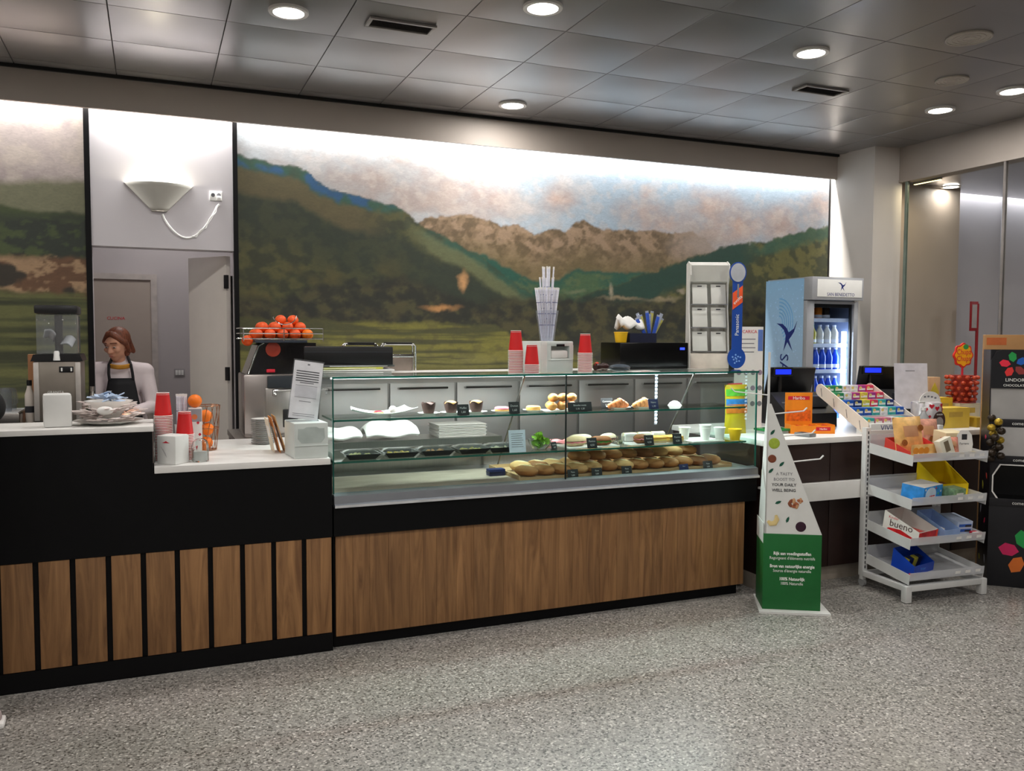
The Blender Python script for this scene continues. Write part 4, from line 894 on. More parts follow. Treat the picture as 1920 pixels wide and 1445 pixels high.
MB().box(-.08, .08, -.03, .05, 0, .003).build('foot', ACRYL, mh)
def mline(z, w, h=.004, m=GREYINK): MB().at((0, 0, 0), (math.radians(-12), math.radians(8), 0)).box(-w, w, -.0026, -.002, z, z+h).build('print_line', m, mh)
for k in range(5): mline(.255-.0125*k, .058, .0045, INK)
mline(.195, .035, .005); mline(.182, .055, .002); mline(.12, .055, .002); mline(.10, .03, .003); mline(.035, .055, .0025); mline(.025, .055, .0025); mline(.29, .006, .008)
MB().at((0, 0, 0), (math.radians(-12), math.radians(8), 0)).box(-.055, .055, -.0026, -.002, .125, .178).build('printed_table', mat('table_tint', (196, 196, 202), .7), mh)
for k, (m, lb) in enumerate(((mat('menu_wood', (196, 150, 96), .6), 'wooden menu card leaning behind the saucers'), (mat('menu_orange', (206, 130, 60), .6), 'orange menu card leaning beside the wooden one'), (mat('menu_cream', (226, 214, 190), .6), 'cream menu card leaning against the grey dispenser'))):
    t = thing('menu_card', lb, 'menu', (.640-.028*k, 4.64+.02*k, ZW), 0); MB().at((0, 0, 0), (0, math.radians(-17+3*k), 0)).box(-.002, .002, -.07, .07, .002, .205-.012*k).build('card', m, t); MB().at((0, 0, 0), (0, math.radians(-17+3*k), 0)).box(-.0026, -.002, -.05, .05, .08, .14).build('print_panel', PAPER, t)
# ================================================================== BACK BAR ON THE LEFT
SB = thing('steel_bench', 'stainless steel back bench carrying the slush dispenser and glasses', 'bench', (-1.1, 5.62, 0))
MB().box(-1.2, .70, 0, .85, 0, 1.02).build('body', mat('bench_steel', (128, 122, 116), .35, .8, var=.08, scale=3), SB); MB().box(-1.22, .71, -.02, .86, 1.02, 1.06, .003).build('top', STEEL, SB); MB().box(-1.2, .70, -.022, -.018, 1.0, 1.015).build('lip', BLACK, SB)
ZBN = 1.06
rk_ = thing('glass_rack', 'low steel drying rack under the upturned glass jars', 'rack', (-.86, 5.80, ZBN)); MB().box(-.25, .145, -.13, .2, 0, .09, .004).build('box', STEEL, rk_); MB().box(-.245, .14, -.125, .195, .09, .096).build('mat', mat('pale_mat', (190, 190, 190), .6), rk_)
gj = None
jl = ['upturned glass jar at the front of the drying rack beside the bottle', 'upturned glass jar at the front of the drying rack by the frame edge', 'upturned glass jar in the back row of the drying rack', 'large upturned glass jar with a domed base on the drying rack', 'upturned glass jar squeezed into the back corner of the rack']
for k, (dx, dy, s) in enumerate(((.06, -.065, 1), (-.06, -.07, 1), (.07, .07, .95), (-.055, .075, 1.25), (-.19, .01, 1.1))):
    loc = (-.86+dx, 5.80+dy, ZBN+.0965)
    if gj is None:
        gj = thing('glass_jar', jl[0], 'glass', loc, 0, 'upturned glasses on the rack'); MB().lathe([(.040, 0), (.044, .02), (.044, .12), (.036, .135), (.02, .14), (1e-6, .141), (1e-6, .137), (.019, .136), (.034, .131), (.0415, .118), (.0415, .02), (.038, 0), (.040, 0)], 20).build('bowl', thin_glass('jar_glass', (238, 240, 242), 1.5, .03, .05), gj); MB().tube([(.043, 0, .10), (.07, 0, .095), (.07, 0, .05), (.043, 0, .04)], .005, 8).build('handle', MATS['jar_glass'], gj)
    else: dup(gj, loc, k*1.3, jl[k], None).scale = (s, s, s)

t = thing('slush_dispenser', 'slush dispenser with clear tank, black lid and steel base', 'drink machine', (-.51, 5.77, ZBN))
MB().box(-.125, .125, -.16, .2, .0, .04, .006).build('foot_base', BLACKP, t)
MB().box(-.122, .122, -.15, .2, .04, .39, .008).build('body', mat('machine_steel', (150, 142, 132), .35, .75, var=.06), t)
for s in (-1, 1): MB().box(s*.108-.014, s*.108+.014, -.156, -.15, .045, .385, .003).build('side_trim', mat('trim_light', (196, 190, 184), .35, .6), t)
MB().box(.01, .085, -.156, -.15, .325, .36, .002).build('control_panel', BLACKP, t)
for s in (.02, .07): MB().box(s, s+.008, -.158, -.156, .332, .352).build('button', WHITEINK, t)
text('GRANITA', .02, WHITEINK, t, (-.01, -.1515, .21))
MB().prism([(-.135, .39), (.135, .39), (.12, .43), (-.12, .43)], -.16, .2).build('drip_shoulder', BLACKP, t)
MB().box(-.105, .105, -.14, .15, .43, .665, .01).build('tank', thin_glass('tank_acrylic', (236, 240, 242), 1.45, .02, .10), t)
MB().tube([(0, -.0, .43), (0, 0, .66)], .022, 12).build('auger_post', BLACKP, t)
for k in range(2): MB().at((0, 0, .52), (.5, .35*(1-2*k), k*PI)).grid(lambda u, v: (.02+.065*u, (v-.5)*.1, .02*math.sin(3*u)), 6, 6).build('paddle', mat('paddle_white', (205, 205, 208), .4), t).modifiers.new('thick', 'SOLIDIFY').thickness = .008
MB().box(-.112, .112, -.15, .16, .665, .715, .012).build('lid', BLACKP, t)
MB().lathe([(.02, 0), (.014, .05), (.01, .055)], 12, (0, -.155, .395)).build('tap', PLASTIC, t)
for k, (dx, dy, h, r, m, lb) in enumerate(((-.172, .06, .26, .026, mat('bottle_cream', (206, 196, 186), .4), 'cream bottle with dark band standing beside the slush dispenser'), (.17, .0, .22, .022, STEEL, 'slim steel shaker on the far side of the slush dispenser'))):
    b = thing('bottle' if k == 0 else 'steel_shaker', lb, 'bottle' if k == 0 else 'shaker', (-.51+dx, 5.80+dy, ZBN)); MB().lathe([(1e-6, 0), (r, 0), (r, h*.7), (r*.5, h*.88), (r*.5, h), (1e-6, h)], 16).build('body', m, b); MB().lathe([(r*.55, h*.92), (r*.55, h+.012), (1e-6, h+.012)], 12).build('cap', BLACKP if k == 0 else CHROME, b); MB().lathe([(r+.0006, h*.3), (r+.0006, h*.45)], 16).build('band', INK, b)
ca = thing('cardboard_box', 'small brown cardboard box behind the slush dispenser', 'box', (-.655, 6.15, ZBN)); MB().box(-.06, .06, -.05, .05, 0, .42, .002).build('carton', mat('brown_card', (150, 104, 70), .8), ca); MB().box(-.061, .061, -.012, .012, .0, .421).build('tape', mat('tape_tan', (176, 140, 100), .5), ca)
# juicer with oranges
mb_ = thing('machine_bench', 'low steel bench under the orange juicer', 'bench', (.86, 5.34, 0)); MB().box(-.40, .1, 0, .6, 0, .95).build('body', MATS['bench_steel'], mb_); MB().box(-.41, .11, -.005, .61, .95, .985, .003).build('top', STEEL, mb_)
ZJ = .985
j = thing('orange_juicer', 'steel orange juicer with dark window and feed tray of oranges', 'juicer', (.74, 5.38, ZJ))
MB().box(-.235, .2, 0, .36, .0, .385, .012).build('body', mat('juicer_steel', (168, 160, 156), .25, .85, var=.08, scale=3), j)
MB().box(-.11, .2, -.012, 0, .02, .30, .004).build('lower_door', STEEL, j); MB().box(-.10, .19, -.03, -.0, .30, .375, .01).build('dark_band', mat('slate_plastic', (40, 46, 52), .4), j)
MB().tube([(-.06, -.03, .27), (-.06, -.06, .29), (.02, -.07, .295), (.1, -.07, .295)], .008).build('tap_arm', CHROME, j); MB().lathe([(.014, -.02), (.014, .015), (.01, .02)], 12, (-.06, -.04, .275)).build('tap_knob', CHROME, j); MB().box(-.01, .08, -.03, -.012, .06, .17, .006).build('outlet', BLACKP, j)
MB().prism([(-.215, .385), (.2, .385), (.2, .575), (-.12, .575), (-.15, .56)], .02, .34).build('head', mat('smoked_head', (28, 26, 27), .15, var=.1), j)
MB().tube([(-.205, .015, .39), (-.145, .015, .555), (-.115, .015, .575)], .006).build('chrome_edge', CHROME, j)
MB().lathe([(1e-6, 0), (.04, .002), (.045, .012), (1e-6, .014)], 18).build('press_disc', mat('press_red', (150, 50, 30), .4), j, (-.06, .022, .535)).rotation_euler = (PI/2, 0, 0)
MB().box(-.1, -.05, .008, .02, .395, .415, .002).build('red_lever', REDINK, j)
MB().box(-.17, .14, -.03, .36, .575, .592, .004).build('feed_tray', mat('tray_slate', (58, 64, 74), .35, .4), j)
for z in (.60, .632, .664): MB().tube([(-.235, -.03, z), (.235, -.03, z), (.245, .02, z), (.245, .30, z), (.235, .35, z), (-.235, .35, z), (-.245, .3, z), (-.245, .02, z)], .0035, 6, True).build('rail_wire', CHROME, j)
for x in (-.235, 0, .235): MB().tube([(x, -.03, .585), (x, -.03, .665)], .003, 6).build('rail_post', CHROME, j)
MB().tube([(.01+.07*math.cos(PI+PI*k/10), .0, .742+.055*math.sin(PI+PI*k/10)) for k in range(11)], .0035, 6).build('feed_ring', CHROME, j)
k = 0; r5 = random.Random(4)
for row, (z, xs_, ys_) in enumerate(((.5925, (-.15, -.075, 0, .075, .15), (.03, .11, .19)), (.6362, (-.1125, -.0375, .0375, .1125), (.07, .15)), (.680, (.0, .075), (.11,)))):
    for x in xs_:
        for y in ys_:
            lb = ('orange in the bottom layer of the juicer tray', 'orange in the second layer of the juicer tray', 'orange on top of the heap in the juicer tray')[row]
            orange((.74+x+r5.uniform(-.001, .001), 5.38+y+r5.uniform(-.001, .001), ZJ+z), lb, .035, ORANGE if r5.random() > .55 else ORANGE2, 'oranges in the juicer tray'); k += 1
orange((.74-.2078, 5.38+.03, ZJ+.556), 'orange hanging low at the open end of the feed tray', .034, ORANGE2)
# ================================================================== THINGS ON TOP OF THE DISPLAY
t = thing('black_case', 'flat black box lying on papers on top of the display', 'box', (1.02, 4.83, ZTOP+.046), math.radians(-10))
MB().box(-.24, .24, -.13, .15, 0, .1, .004).build('box', BLACKP, t); MB().box(-.241, .241, -.131, .151, .07, .073).build('lid_seam', mat('seam_grey', (50, 52, 58), .5), t)
for k, (dx, dz, m, lb, w) in enumerate(((0, 0, mat('folder_grey', (150, 150, 146), .6), 'grey paper folder at the bottom under the flat black box', .23), (.02, .012, PAPER, 'white papers pressed between grey folder and black box', .22), (-.03, .024, mat('note_yellow', (206, 206, 90), .7), 'yellow note pad sticking out under the flat black box', .2), (.03, .036, mat('folder_dark', (90, 92, 90), .6), 'dark folder right under the flat black box', .2))):
    o = thing('paper_pile', lb, 'paper', (1.02+dx, 4.82, ZTOP+.0005+dz-(.0005 if k else 0)), math.radians(-10+3*k)); MB().box(-w, w, -.14, .12, 0, .0102, .002).build('sheets', m, o); MB().box(-w*.8, w*.8, -.1405, -.14, .003, .006).build('page_edge', PAPER, o)
for k, (x, lb) in enumerate(((1.13, 'chrome tube rack with black top bar next to the black box'), (1.36, 'chrome tube rack standing clear of the black box'))):
    t = thing('tube_rack', lb, 'rack', (x, 5.02, ZTOP-.0005))
    for y in (-.03, .03): MB().tube([(-.10, y, 0), (-.10, y, .145), (-.09, y, .158), (.09, y, .158), (.10, y, .145), (.10, y, 0)], .006).build('loop', CHROME, t)
    MB().box(-.08, .08, -.036, .036, .158, .17, .003).build('top_bar', BLACKP, t); MB().box(-.095, .095, -.02, .02, .08, .1, .002).build('cross_shelf', CHROME, t); MB().box(-.09, .09, -.01, .01, .0, .078, .002).build('back_plate', mat('plate_tan', (150, 138, 128), .3, .6), t)
t = thing('napkin_dispenser', 'pale grey napkin dispenser under the tall straws on the display', 'dispenser', (2.073, 4.437, ZTOP), math.radians(15))
MB().box(0, .2, .055, .24, 0, .18, .006).box(0, .2, 0, .055, 0, .082, .006).box(0, .2, 0, .055, .152, .18, .006).box(0, .03, 0, .055, .076, .158).box(.17, .2, 0, .055, .076, .158).build('case', GREYP, t)
MB().box(.036, .164, .004, .05, .082, .128, .012).build('napkin', PAPER, t); MB().box(.07, .13, -.004, 0, .15, .164, .002).build('black_clip', BLACKP, t); MB().box(.01, .19, -.003, 0, .070, .076, .001).build('ledge', GREYP, t)
gv = thing('straw_vase', 'tall clear tumbler holding the bundle of long wrapped straws', 'tumbler', (2.139, 4.579, ZTOP+.1795)); MB().shell([(.042, 0), (.056, .10), (.068, .18)], .002, 20).build('glass', thin_glass('tumbler_plastic', (244, 246, 250), 1.25, .02, .10), gv)
s0 = None
for k in range(34):
    a = k*2.4; r = .032*math.sqrt((k+.5)/34); L = (.42, .36, .30)[0 if k < 8 else (1 if k < 13 else 2)]
    if s0 is not None and abs(s0['len']-L) > .001: s0 = None
    straw((2.139+r*math.cos(a), 4.579+r*math.sin(a), ZTOP+.182), (-.14*math.sin(a)*r/.032, .14*math.cos(a)*r/.032, 0), L, ('longest wrapped straw rising from the tumbler on the display', 'middle length wrapped straw in the tumbler on the display', 'short wrapped straw in the tumbler on the display')[0 if k < 8 else (1 if k < 13 else 2)], 'long straws on the display')
pm = thing('pepper_mill', 'small black and red mill lying beside the dark pouch', 'mill', (2.50, 4.58, ZTOP)); MB().at((0, 0, .026), (0, PI/2, .2)).lathe([(1e-6, -.045), (.022, -.045), (.026, -.02), (.018, 0), (.024, .02), (.02, .045), (1e-6, .048)], 16).build('body', mat('mill_dark', (48, 20, 16), .3), pm); MB().sphere((-.03, -.004, .04), .016).build('red_cap', mat('mill_red', (196, 60, 30), .3), pm)
po = thing('sunglasses_pouch', 'dark blue-grey oval pouch lying on the display top', 'pouch', (2.60, 4.53, ZTOP)); MB().sphere((0, 0, .022), (.072, .035, .022), 20, 10).build('shell', mat('pouch_slate', (46, 60, 72), .5), po); MB().tube([(.071*math.cos(2*PI*k/30), .0345*math.sin(2*PI*k/30), .022) for k in range(30)], .0025, 5, True).build('zip', BLACKP, po)
lf = thing('leaflet', 'white leaflet with a red stripe lying under the dark pouch end', 'leaflet', (2.73, 4.50, ZTOP), .1); MB().box(-.1, .1, -.06, .07, 0, .0012).build('sheet', PAPER, lf); MB().box(-.03, .03, -.05, -.03, .0012, .0016).build('red_stripe', REDINK, lf)
m_ = thing('receipt_printer', 'wide black box with a small blue display light on the display top', 'machine', (2.985, 4.88, ZTOP-.0005)); MB().box(-.255, .255, -.13, .13, 0, .172, .006).build('case', mat('gloss_black', (10, 10, 11), .2), m_); MB().box(.19, .225, -.132, -.13, .125, .14).build('blue_light', mat('blue_led', (40, 60, 255), .4, emit=2.5, var=0), m_); MB().box(-.24, .24, -.1305, -.13, .02, .023).build('seam', mat('seam_grey', (50, 52, 58), .5), m_)
ZM = ZTOP+.172
yb = thing('yellow_tub', 'yellow tub standing on the black box', 'tub', (2.785, 4.84, ZM)); MB().shell([(.035, 0), (.044, .065)], .002, 20).build('tub', mat('tub_yellow', (228, 180, 20), .45), yb); MB().tube([(.044*math.cos(2*PI*k/20), .044*math.sin(2*PI*k/20), .065) for k in range(20)], .003, 6, True).build('rim', MATS['tub_yellow'], yb)
nb = thing('navy_tray', 'low navy tray beside the yellow tub on the black box', 'tray', (2.93, 4.88, ZM)); MB().box(-.09, .11, -.06, .06, 0, .004).box(-.09, .11, -.06, -.056, .004, .06).box(-.09, .11, .056, .06, .004, .06).box(-.09, -.086, -.056, .056, .004, .06).box(.106, .11, -.056, .056, .004, .06).build('tray', mat('tray_navy', (24, 28, 52), .5), nb)
tw = MB().grid(lambda u, v: ((u-.5)*.17, (v-.5)*.1, .045+.07*math.sin(PI*v)*(1-.5*u)+.012*math.sin(12*u+5*v)), 14, 10).build('white_cloth', PAPER, loc=(2.87, 4.88, ZM+.06)); tw.modifiers.new('thick', 'SOLIDIFY').thickness = .03; tag(tw, 'folded white cloth on top of the navy tray', 'cloth')
r6 = random.Random(8); PK = [mat('snack_blue', (52, 84, 176), .3, var=.25, scale=40), mat('snack_silver', (196, 204, 224), .25, .5, var=.2, scale=40), mat('snack_olive', (176, 170, 90), .35, var=.2, scale=40)]
for k in range(9):
    a = -.75+1.5*k/8; t = thing('snack_stick', ('blue', 'silver', 'olive green')[k % 3]+' foil snack stick fanned out of the navy tray', 'snack', (3.02+.02*a, 4.86+.018*(k % 3), ZM+.006), 0, 'foil snack sticks')
    MB().at((0, 0, 0), (0, a*.75, 0)).box(-.012, .012, -.003, .003, .05*0, .17+.02*(k % 2), .002).build('wrapper', PK[k % 3], t); MB().at((0, 0, 0), (0, a*.75, 0)).box(-.012, .012, -.0006, .0006, .17+.02*(k % 2), .182+.02*(k % 2)).build('crimp', PK[1], t)
# battery stand
b = thing('battery_stand', 'white wire counter stand of battery packs with a blue battery-shaped side sign', 'display stand', (3.475, 4.86, ZTOP-.0005), math.radians(-22))
BW = mat('stand_white', (214, 212, 206), .45, var=.03)
MB().prism([(.03, .0), (.03, .7), (-.03, .715), (-.09, .69), (-.10, .62), (-.06, .56), (-.055, .40), (-.08, .28), (-.10, .12), (-.095, 0)], -.15, -.143, 'yz').build('side_panel', BW, b)
MB().prism([(.03, .0), (.03, .7), (-.03, .715), (-.09, .69), (-.10, .62), (-.06, .56), (-.055, .40), (-.08, .28), (-.10, .12), (-.095, 0)], .108, .115, 'yz').build('side_panel', BW, b)
MB().box(-.143, .108, .022, .03, 0, .7).build('back_panel', BW, b); MB().prism([(.022, .70), (-.03, .71), (-.085, .685), (-.05, .58), (.0, .56), (.022, .54)], -.143, .108, 'yz').build('header', BW, b)
MB().box(-.143, .108, -.10, .02, 0, .10, .004).build('base_tray', mat('base_cream', (206, 196, 184), .5), b)
for i, z in enumerate((.43, .275, .115)):
    for x in (-.125, .0):
        p = MB().at((x, -.06-.012*i, z), (math.radians(-13), 0, 0)).box(0, .1, -.004, .004, 0, .135, .002).build('battery_pack', mat('pack_grey', (196, 196, 190), .5, var=.05), b); MB().at((x, -.06-.012*i, z), (math.radians(-13), 0, 0)).box(.035, .065, -.0046, -.004, .117, .125).build('hang_hole', INK, p)
    MB().tube([(-.14, -.075, z-.004), (.105, -.075, z-.004)], .003, 6).build('shelf_wire', GREYINK, b)
BLU = mat('sign_blue', (18, 66, 150), .35, var=.04)
def disc(R, x, z, y0, y1, sx=1.0, n=32): return [(x+R*sx*math.cos(2*PI*k/n), z+R*math.sin(2*PI*k/n)) for k in range(n)]
sg = MB().box(.126, .194, -.118, -.110, .05, .62).prism(disc(.070, .16, .635, 0, 0, .80, 32), -.119, -.109).prism(disc(.070, .16, .072, 0, 0, .85, 32), -.119, -.109).build('battery_sign', BLU, b)
MB().prism(disc(.061, .16, .635, 0, 0, .80, 32), -.1215, -.119).build('sign_button', mat('silver_print', (186, 190, 196), .35, .4), sg); MB().prism([(.127, .39), (.193, .44), (.193, .55), (.127, .50)], -.1205, -.118).build('orange_flash', mat('flash_orange', (226, 84, 36), .5), sg)
MB().box(.156, .168, -.1225, -.1205, .47, .56, .003).build('printed_cell', GREYINK, sg); text('Panasonic', .036, WHITEINK, sg, (.16, -.1186, .29), (PI/2, -PI/2, 0)); text('evolta', .03, WHITEINK, sg, (.16, -.1212, .455), (PI/2, -PI/4, 0))
for k in range(10): MB().prism(disc(.006, .16+.03*math.cos(k*2.4)*math.sqrt(k/10), .065+.036*math.sin(k*2.4)*math.sqrt(k/10), 0, 0, 1, 8), -.1198, -.119).build('print_mark', mat('print_paleblue', (120, 160, 220), .5), sg)
ps = thing('poster_card', 'white printed card with red heading standing between battery stand and fridge', 'sign', (3.87, 4.92, ZW-.03), math.radians(-8))
MB().box(-.12, .10, 0, .004, 0, .72).build('card', PAPER, ps); MB().box(.06, .098, -.0006, 0, .55, .7).build('blue_strip', mat('strip_blue', (90, 120, 190), .6), ps); text('RICARICA', .032, REDINK, ps, (-.02, -.0006, .685))
for k in range(4): MB().box(-.1, .04-.01*(k % 2), -.0006, 0, .63-.03*k, .636-.03*k).build('print_line', GREYINK, ps)
MB().prism(disc(.012, -.09, .655, 0, 0), -.0008, 0).build('red_dot', REDINK, ps)
for k in range(12): MB().prism(disc(.018, -.085+.055*(k % 4), .40-.11*(k//4), 0, 0), -.0008, 0).prism(disc(.011, -.085+.055*(k % 4), .40-.11*(k//4), 0, 0), -.0012, -.0008).build('icon', GREYINK if k % 3 else mat('icon_mauve', (150, 130, 150), .6), ps)
# ================================================================== DRINKS FRIDGE
f = thing('drinks_fridge', 'tall drinks fridge with pale blue swallow side and lit glass door', 'fridge', (5.02, 5.60, 0))
FS = mat('fridge_silver', (176, 178, 182), .35, .4, var=.03)
def fside():
    m = bpy.data.materials.new('fridge_blue_side'); m.use_nodes = True; N = m.node_tree.nodes; L = m.node_tree.links; b = N['Principled BSDF']; b.inputs['Roughness'].default_value = .35
    tc = N.new('ShaderNodeTexCoord'); sp = N.new('ShaderNodeSeparateXYZ'); L.new(tc.outputs['Object'], sp.inputs[0])
    mr = N.new('ShaderNodeMapRange'); mr.inputs['From Min'].default_value = 0; mr.inputs['From Max'].default_value = 2.1; L.new(sp.outputs['Z'], mr.inputs[0])
    cr = N.new('ShaderNodeValToRGB'); cr.color_ramp.elements[0].color = s2l((196, 208, 220)); cr.color_ramp.elements[1].color = s2l((140, 182, 216)); L.new(mr.outputs[0], cr.inputs[0])
    vo = N.new('ShaderNodeTexVoronoi'); vo.inputs['Scale'].default_value = 26; L.new(tc.outputs['Object'], vo.inputs['Vector'])
    c2 = N.new('ShaderNodeValToRGB'); c2.color_ramp.elements[0].position = .1; c2.color_ramp.elements[0].color = (1.25, 1.25, 1.25, 1); c2.color_ramp.elements[1].position = .24; c2.color_ramp.elements[1].color = (1, 1, 1, 1); L.new(vo.outputs['Distance'], c2.inputs[0])
    mx = N.new('ShaderNodeMix'); mx.data_type = 'RGBA'; mx.blend_type = 'MULTIPLY'; mx.inputs[0].default_value = 1; L.new(cr.outputs[0], mx.inputs[6]); L.new(c2.outputs[0], mx.inputs[7]); L.new(mx.outputs[2], b.inputs['Base Color'])
    bp = N.new('ShaderNodeBump'); bp.inputs['Strength'].default_value = .3; bp.inputs['Distance'].default_value = .003; bp.invert = True; L.new(vo.outputs['Distance'], bp.inputs['Height']); L.new(bp.outputs[0], b.inputs['Normal'])
    return m
MB().box(0, .012, .10, .58, .05, 2.10).build('side_panel', fside(), f)
MB().box(.54, .552, .10, .58, .05, 2.10).box(.012, .54, .568, .58, .05, 2.10).box(.012, .54, .10, .568, 2.085, 2.11).box(.012, .54, .10, .568, .05, .25).build('cabinet', FS, f)
MB().box(0, .552, .0, .10, 1.92, 2.11, .004).build('header', FS, f)
hd = MB().box(.05, .53, -.004, 0, 1.945, 2.09, .002).build('header_sign', mat('header_pale', (226, 226, 222), .35, var=.02), f)  # plain pale sign plate, no emission
text('SAN BENEDETTO', .038, mat('logo_navy', (24, 40, 110), .5), hd, (.30, -.0045, 1.965)); SWM = MATS['logo_navy']
swallow = [(-.5, .42), (-.2, .40), (0, .26), (.1, .12), (.34, .24), (.5, .5), (.36, .14), (.22, -.02), (.12, -.12), (.3, -.5), (.04, -.2), (-.14, -.5), (-.06, -.14), (-.04, .02), (-.14, .2), (-.3, .32)]
MB().prism([(.31+a*.09, 2.035+b_*.075) for a, b_ in swallow], -.0048, -.004).build('swallow_emblem', SWM, hd)
dr = MB().box(0, .075, .055, .10, .26, 1.915, .003).box(.505, .552, .055, .10, .26, 1.915, .003).box(.075, .505, .055, .10, 1.89, 1.915).box(.075, .505, .055, .10, .26, .32).build('door', FS, f)
MB().box(.075, .505, .075, .081, .32, 1.89).build('door_pane', thin_glass('fridge_glass', (240, 245, 250), 1.4), dr); MB().tube([(.06, .05, .9), (.06, .03, .92), (.06, .03, 1.3), (.06, .05, 1.32)], .008).build('door_handle', BLACKP, dr)
MB().box(.075, .09, .081, .10, .32, 1.89).box(.49, .505, .081, .10, .32, 1.89).box(.09, .49, .081, .10, 1.86, 1.89).build('gasket', BLACKP, dr)
MB().box(.012, .018, .11, .56, .25, 2.08).box(.534, .54, .11, .56, .25, 2.08).box(.018, .534, .555, .568, .25, 2.08).build('lining', mat('lining_pale', (150, 165, 200), .4, var=.03), f)
MB().box(0, .552, .0, .10, .02, .25, .003).build('kick_panel', BLACKP, f)
for x in (.05, .5):
    for y in (.06, .52): MB().lathe([(.02, 0), (.02, .05)], 10, (x, y, 0)).build('foot', BLACKP, f)
FSZ = (1.76, 1.545, 1.325, 1.08, .82, .55)
for z in FSZ:
    s = MB().box(.02, .532, .14, .55, z-.012, z).build('shelf', mat('shelf_wire_white', (190, 198, 214), .4), f); MB().box(.02, .532, .134, .14, z-.02, z+.012).build('shelf_strip', mat('price_strip', (200, 208, 226), .4), s)
MB().box(.436, .484, .112, .122, .35, 1.66, .003).build('led_tube', mat('fridge_led', (235, 244, 255), .4, emit=14, var=0), f)
area('fridge_led_beam', (.46, .13, 1.05), (.02, 1.3), 7, (.8, .9, 1), (PI/2, 0, PI*.72), parent=f)
# print on the fridge side
for k in range(6):
    R = .05+.026*k; pts = [(R*math.cos(a), R*1.15*math.sin(a)) for a in [PI*.5-PI*.85*i/16 for i in range(17)]]
    poly = [(p[0]+.20 if False else .40-p[0], 1.74+p[1]) for p in pts]+[(.40-p[0]*(1-.011/R), 1.74+p[1]*(1-.011/R)) for p in pts[::-1]]
    MB().prism(poly, -.0006, .0, 'yz').build('ring_print', mat('arc_blue', (110, 166, 212), .4), f)
MB().prism([(.30-a*.26, 1.62+b_*.26) for a, b_ in swallow], -.0008, 0, 'yz').build('swallow_print', SWM, f)
text('SAN BENEDETTO', .15, SWM, f, (-.0006, .33, 1.47), (PI/2, PI/2, -PI/2), align='LEFT', name='side_lettering')
# drinks
BLB = mat('blue_water_bottle', (30, 84, 214), .15, var=.1, trans=.25); CAPB = mat('cap_white', (220, 225, 235), .4)
def bottle(loc, m, cap, label, group, h=.2, r=.03, lab=None):
    t = thing('drink_bottle', label, 'bottle', loc, 0, group)
    MB().lathe([(1e-6, 0), (r, 0), (r, h*.3), (r*.9, h*.36), (r, h*.42), (r, h*.62), (r*.42, h*.86), (r*.42, h*.92), (1e-6, h*.92)], 14).build('body', m, t)
    MB().lathe([(r*.48, h*.92), (r*.48, h), (1e-6, h)], 12).build('cap', cap, t)
    MB().lathe([(r+.0008, h*.12), (r+.0008, h*.28)], 14).build('label', lab or CAPB, t); return t
pb = None
for si, z in ((2, FSZ[2]), (3, FSZ[3]), (4, FSZ[4])):
    for c in range(6):
        for rw in range(2):
            loc = (5.02+.06+.074*c, 5.60+.18+.08*rw, z+.0005); lb = 'blue water bottle on the %s fridge shelf' % ('highest blue packed', 'middle blue packed', 'lowest blue packed')[si-2]
            if pb is None: pb = bottle(loc, BLB, CAPB, lb, 'blue bottles in the fridge', .196, .033)
            else: dup(pb, loc, 0, lb)
for c in range(5):
    m, lb = ((mat('lemon_drink', (190, 180, 60), .3), 'yellow drink bottle with green cap in the fridge'), (mat('white_drink', (205, 205, 200), .3), 'pale white drink bottle in the fridge'))[0 if c < 2 else 1]
    bottle((5.02+.09+.08*c, 5.60+.18, FSZ[1]+.0005), m, mat('cap_green', (30, 150, 60), .4) if c < 2 else CAPB, lb, 'mixed bottles in the fridge', .17, .034)
for c in range(3): bottle((5.02+.18+.085*c, 5.60+.22, FSZ[0]+.0005), (mat('orange_drink', (224, 130, 20), .3), MATS['orange_drink'], mat('cola_drink', (30, 16, 12), .2))[c], BLACKP, ('orange drink bottle on the dim top fridge shelf', 'orange drink bottle on the dim top fridge shelf', 'dark drink bottle on the dim top fridge shelf')[c], 'bottles on the top fridge shelf', .15, .034)
# ================================================================== TILL COUNTER
BROWN = mat('dark_brown_laminate', (40, 24, 20), .45, var=.12, scale=5)
rc = thing('till_counter', 'dark brown till counter with white ledge and pale plinth', 'counter', (0, 4.34, 0))
MB().box(3.52, 5.75, .02, 1.0, .1, .924).build('body', BROWN, rc); MB().box(3.52, 5.75, .05, .96, 0, .1).build('plinth', mat('plinth_beige', (150, 140, 128), .5), rc)
for x in (3.53, 4.08, 4.64, 5.2): MB().box(x, x+.545, .008, .02, .105, .92, .002).build('front_panel', BROWN, rc)
MB().box(3.50, 4.75, -.12, .008, .655, .668).box(3.50, 4.75, -.125, -.115, .575, .69, .002).build('bag_ledge', WHITE, rc)
tag(MB().box(-1.13, 1.13, -.42, .62, -.036, 0, .003).build('worktop', WHITE, loc=(4.65, 4.74, .96)), 'white worktop of the till counter under the sweets', 'worktop')
ZR = .96
hp = MB().box(-.06, .06, -.05, .05, 0, .004).box(-.06, .06, -.05, -.047, .004, .11).box(-.06, .06, .047, .05, .004, .11).box(-.06, -.057, -.047, .047, .004, .11).box(.057, .06, -.047, .047, .004, .11).build('stirrer_box', mat('stirrer_card', (190, 170, 140), .6), loc=(3.565, 4.275, .6685)); hp.name = 'stirrer_box'; tag(hp, 'open card box of wooden stirrers on the bag ledge beside the display', 'box')
ws0 = None
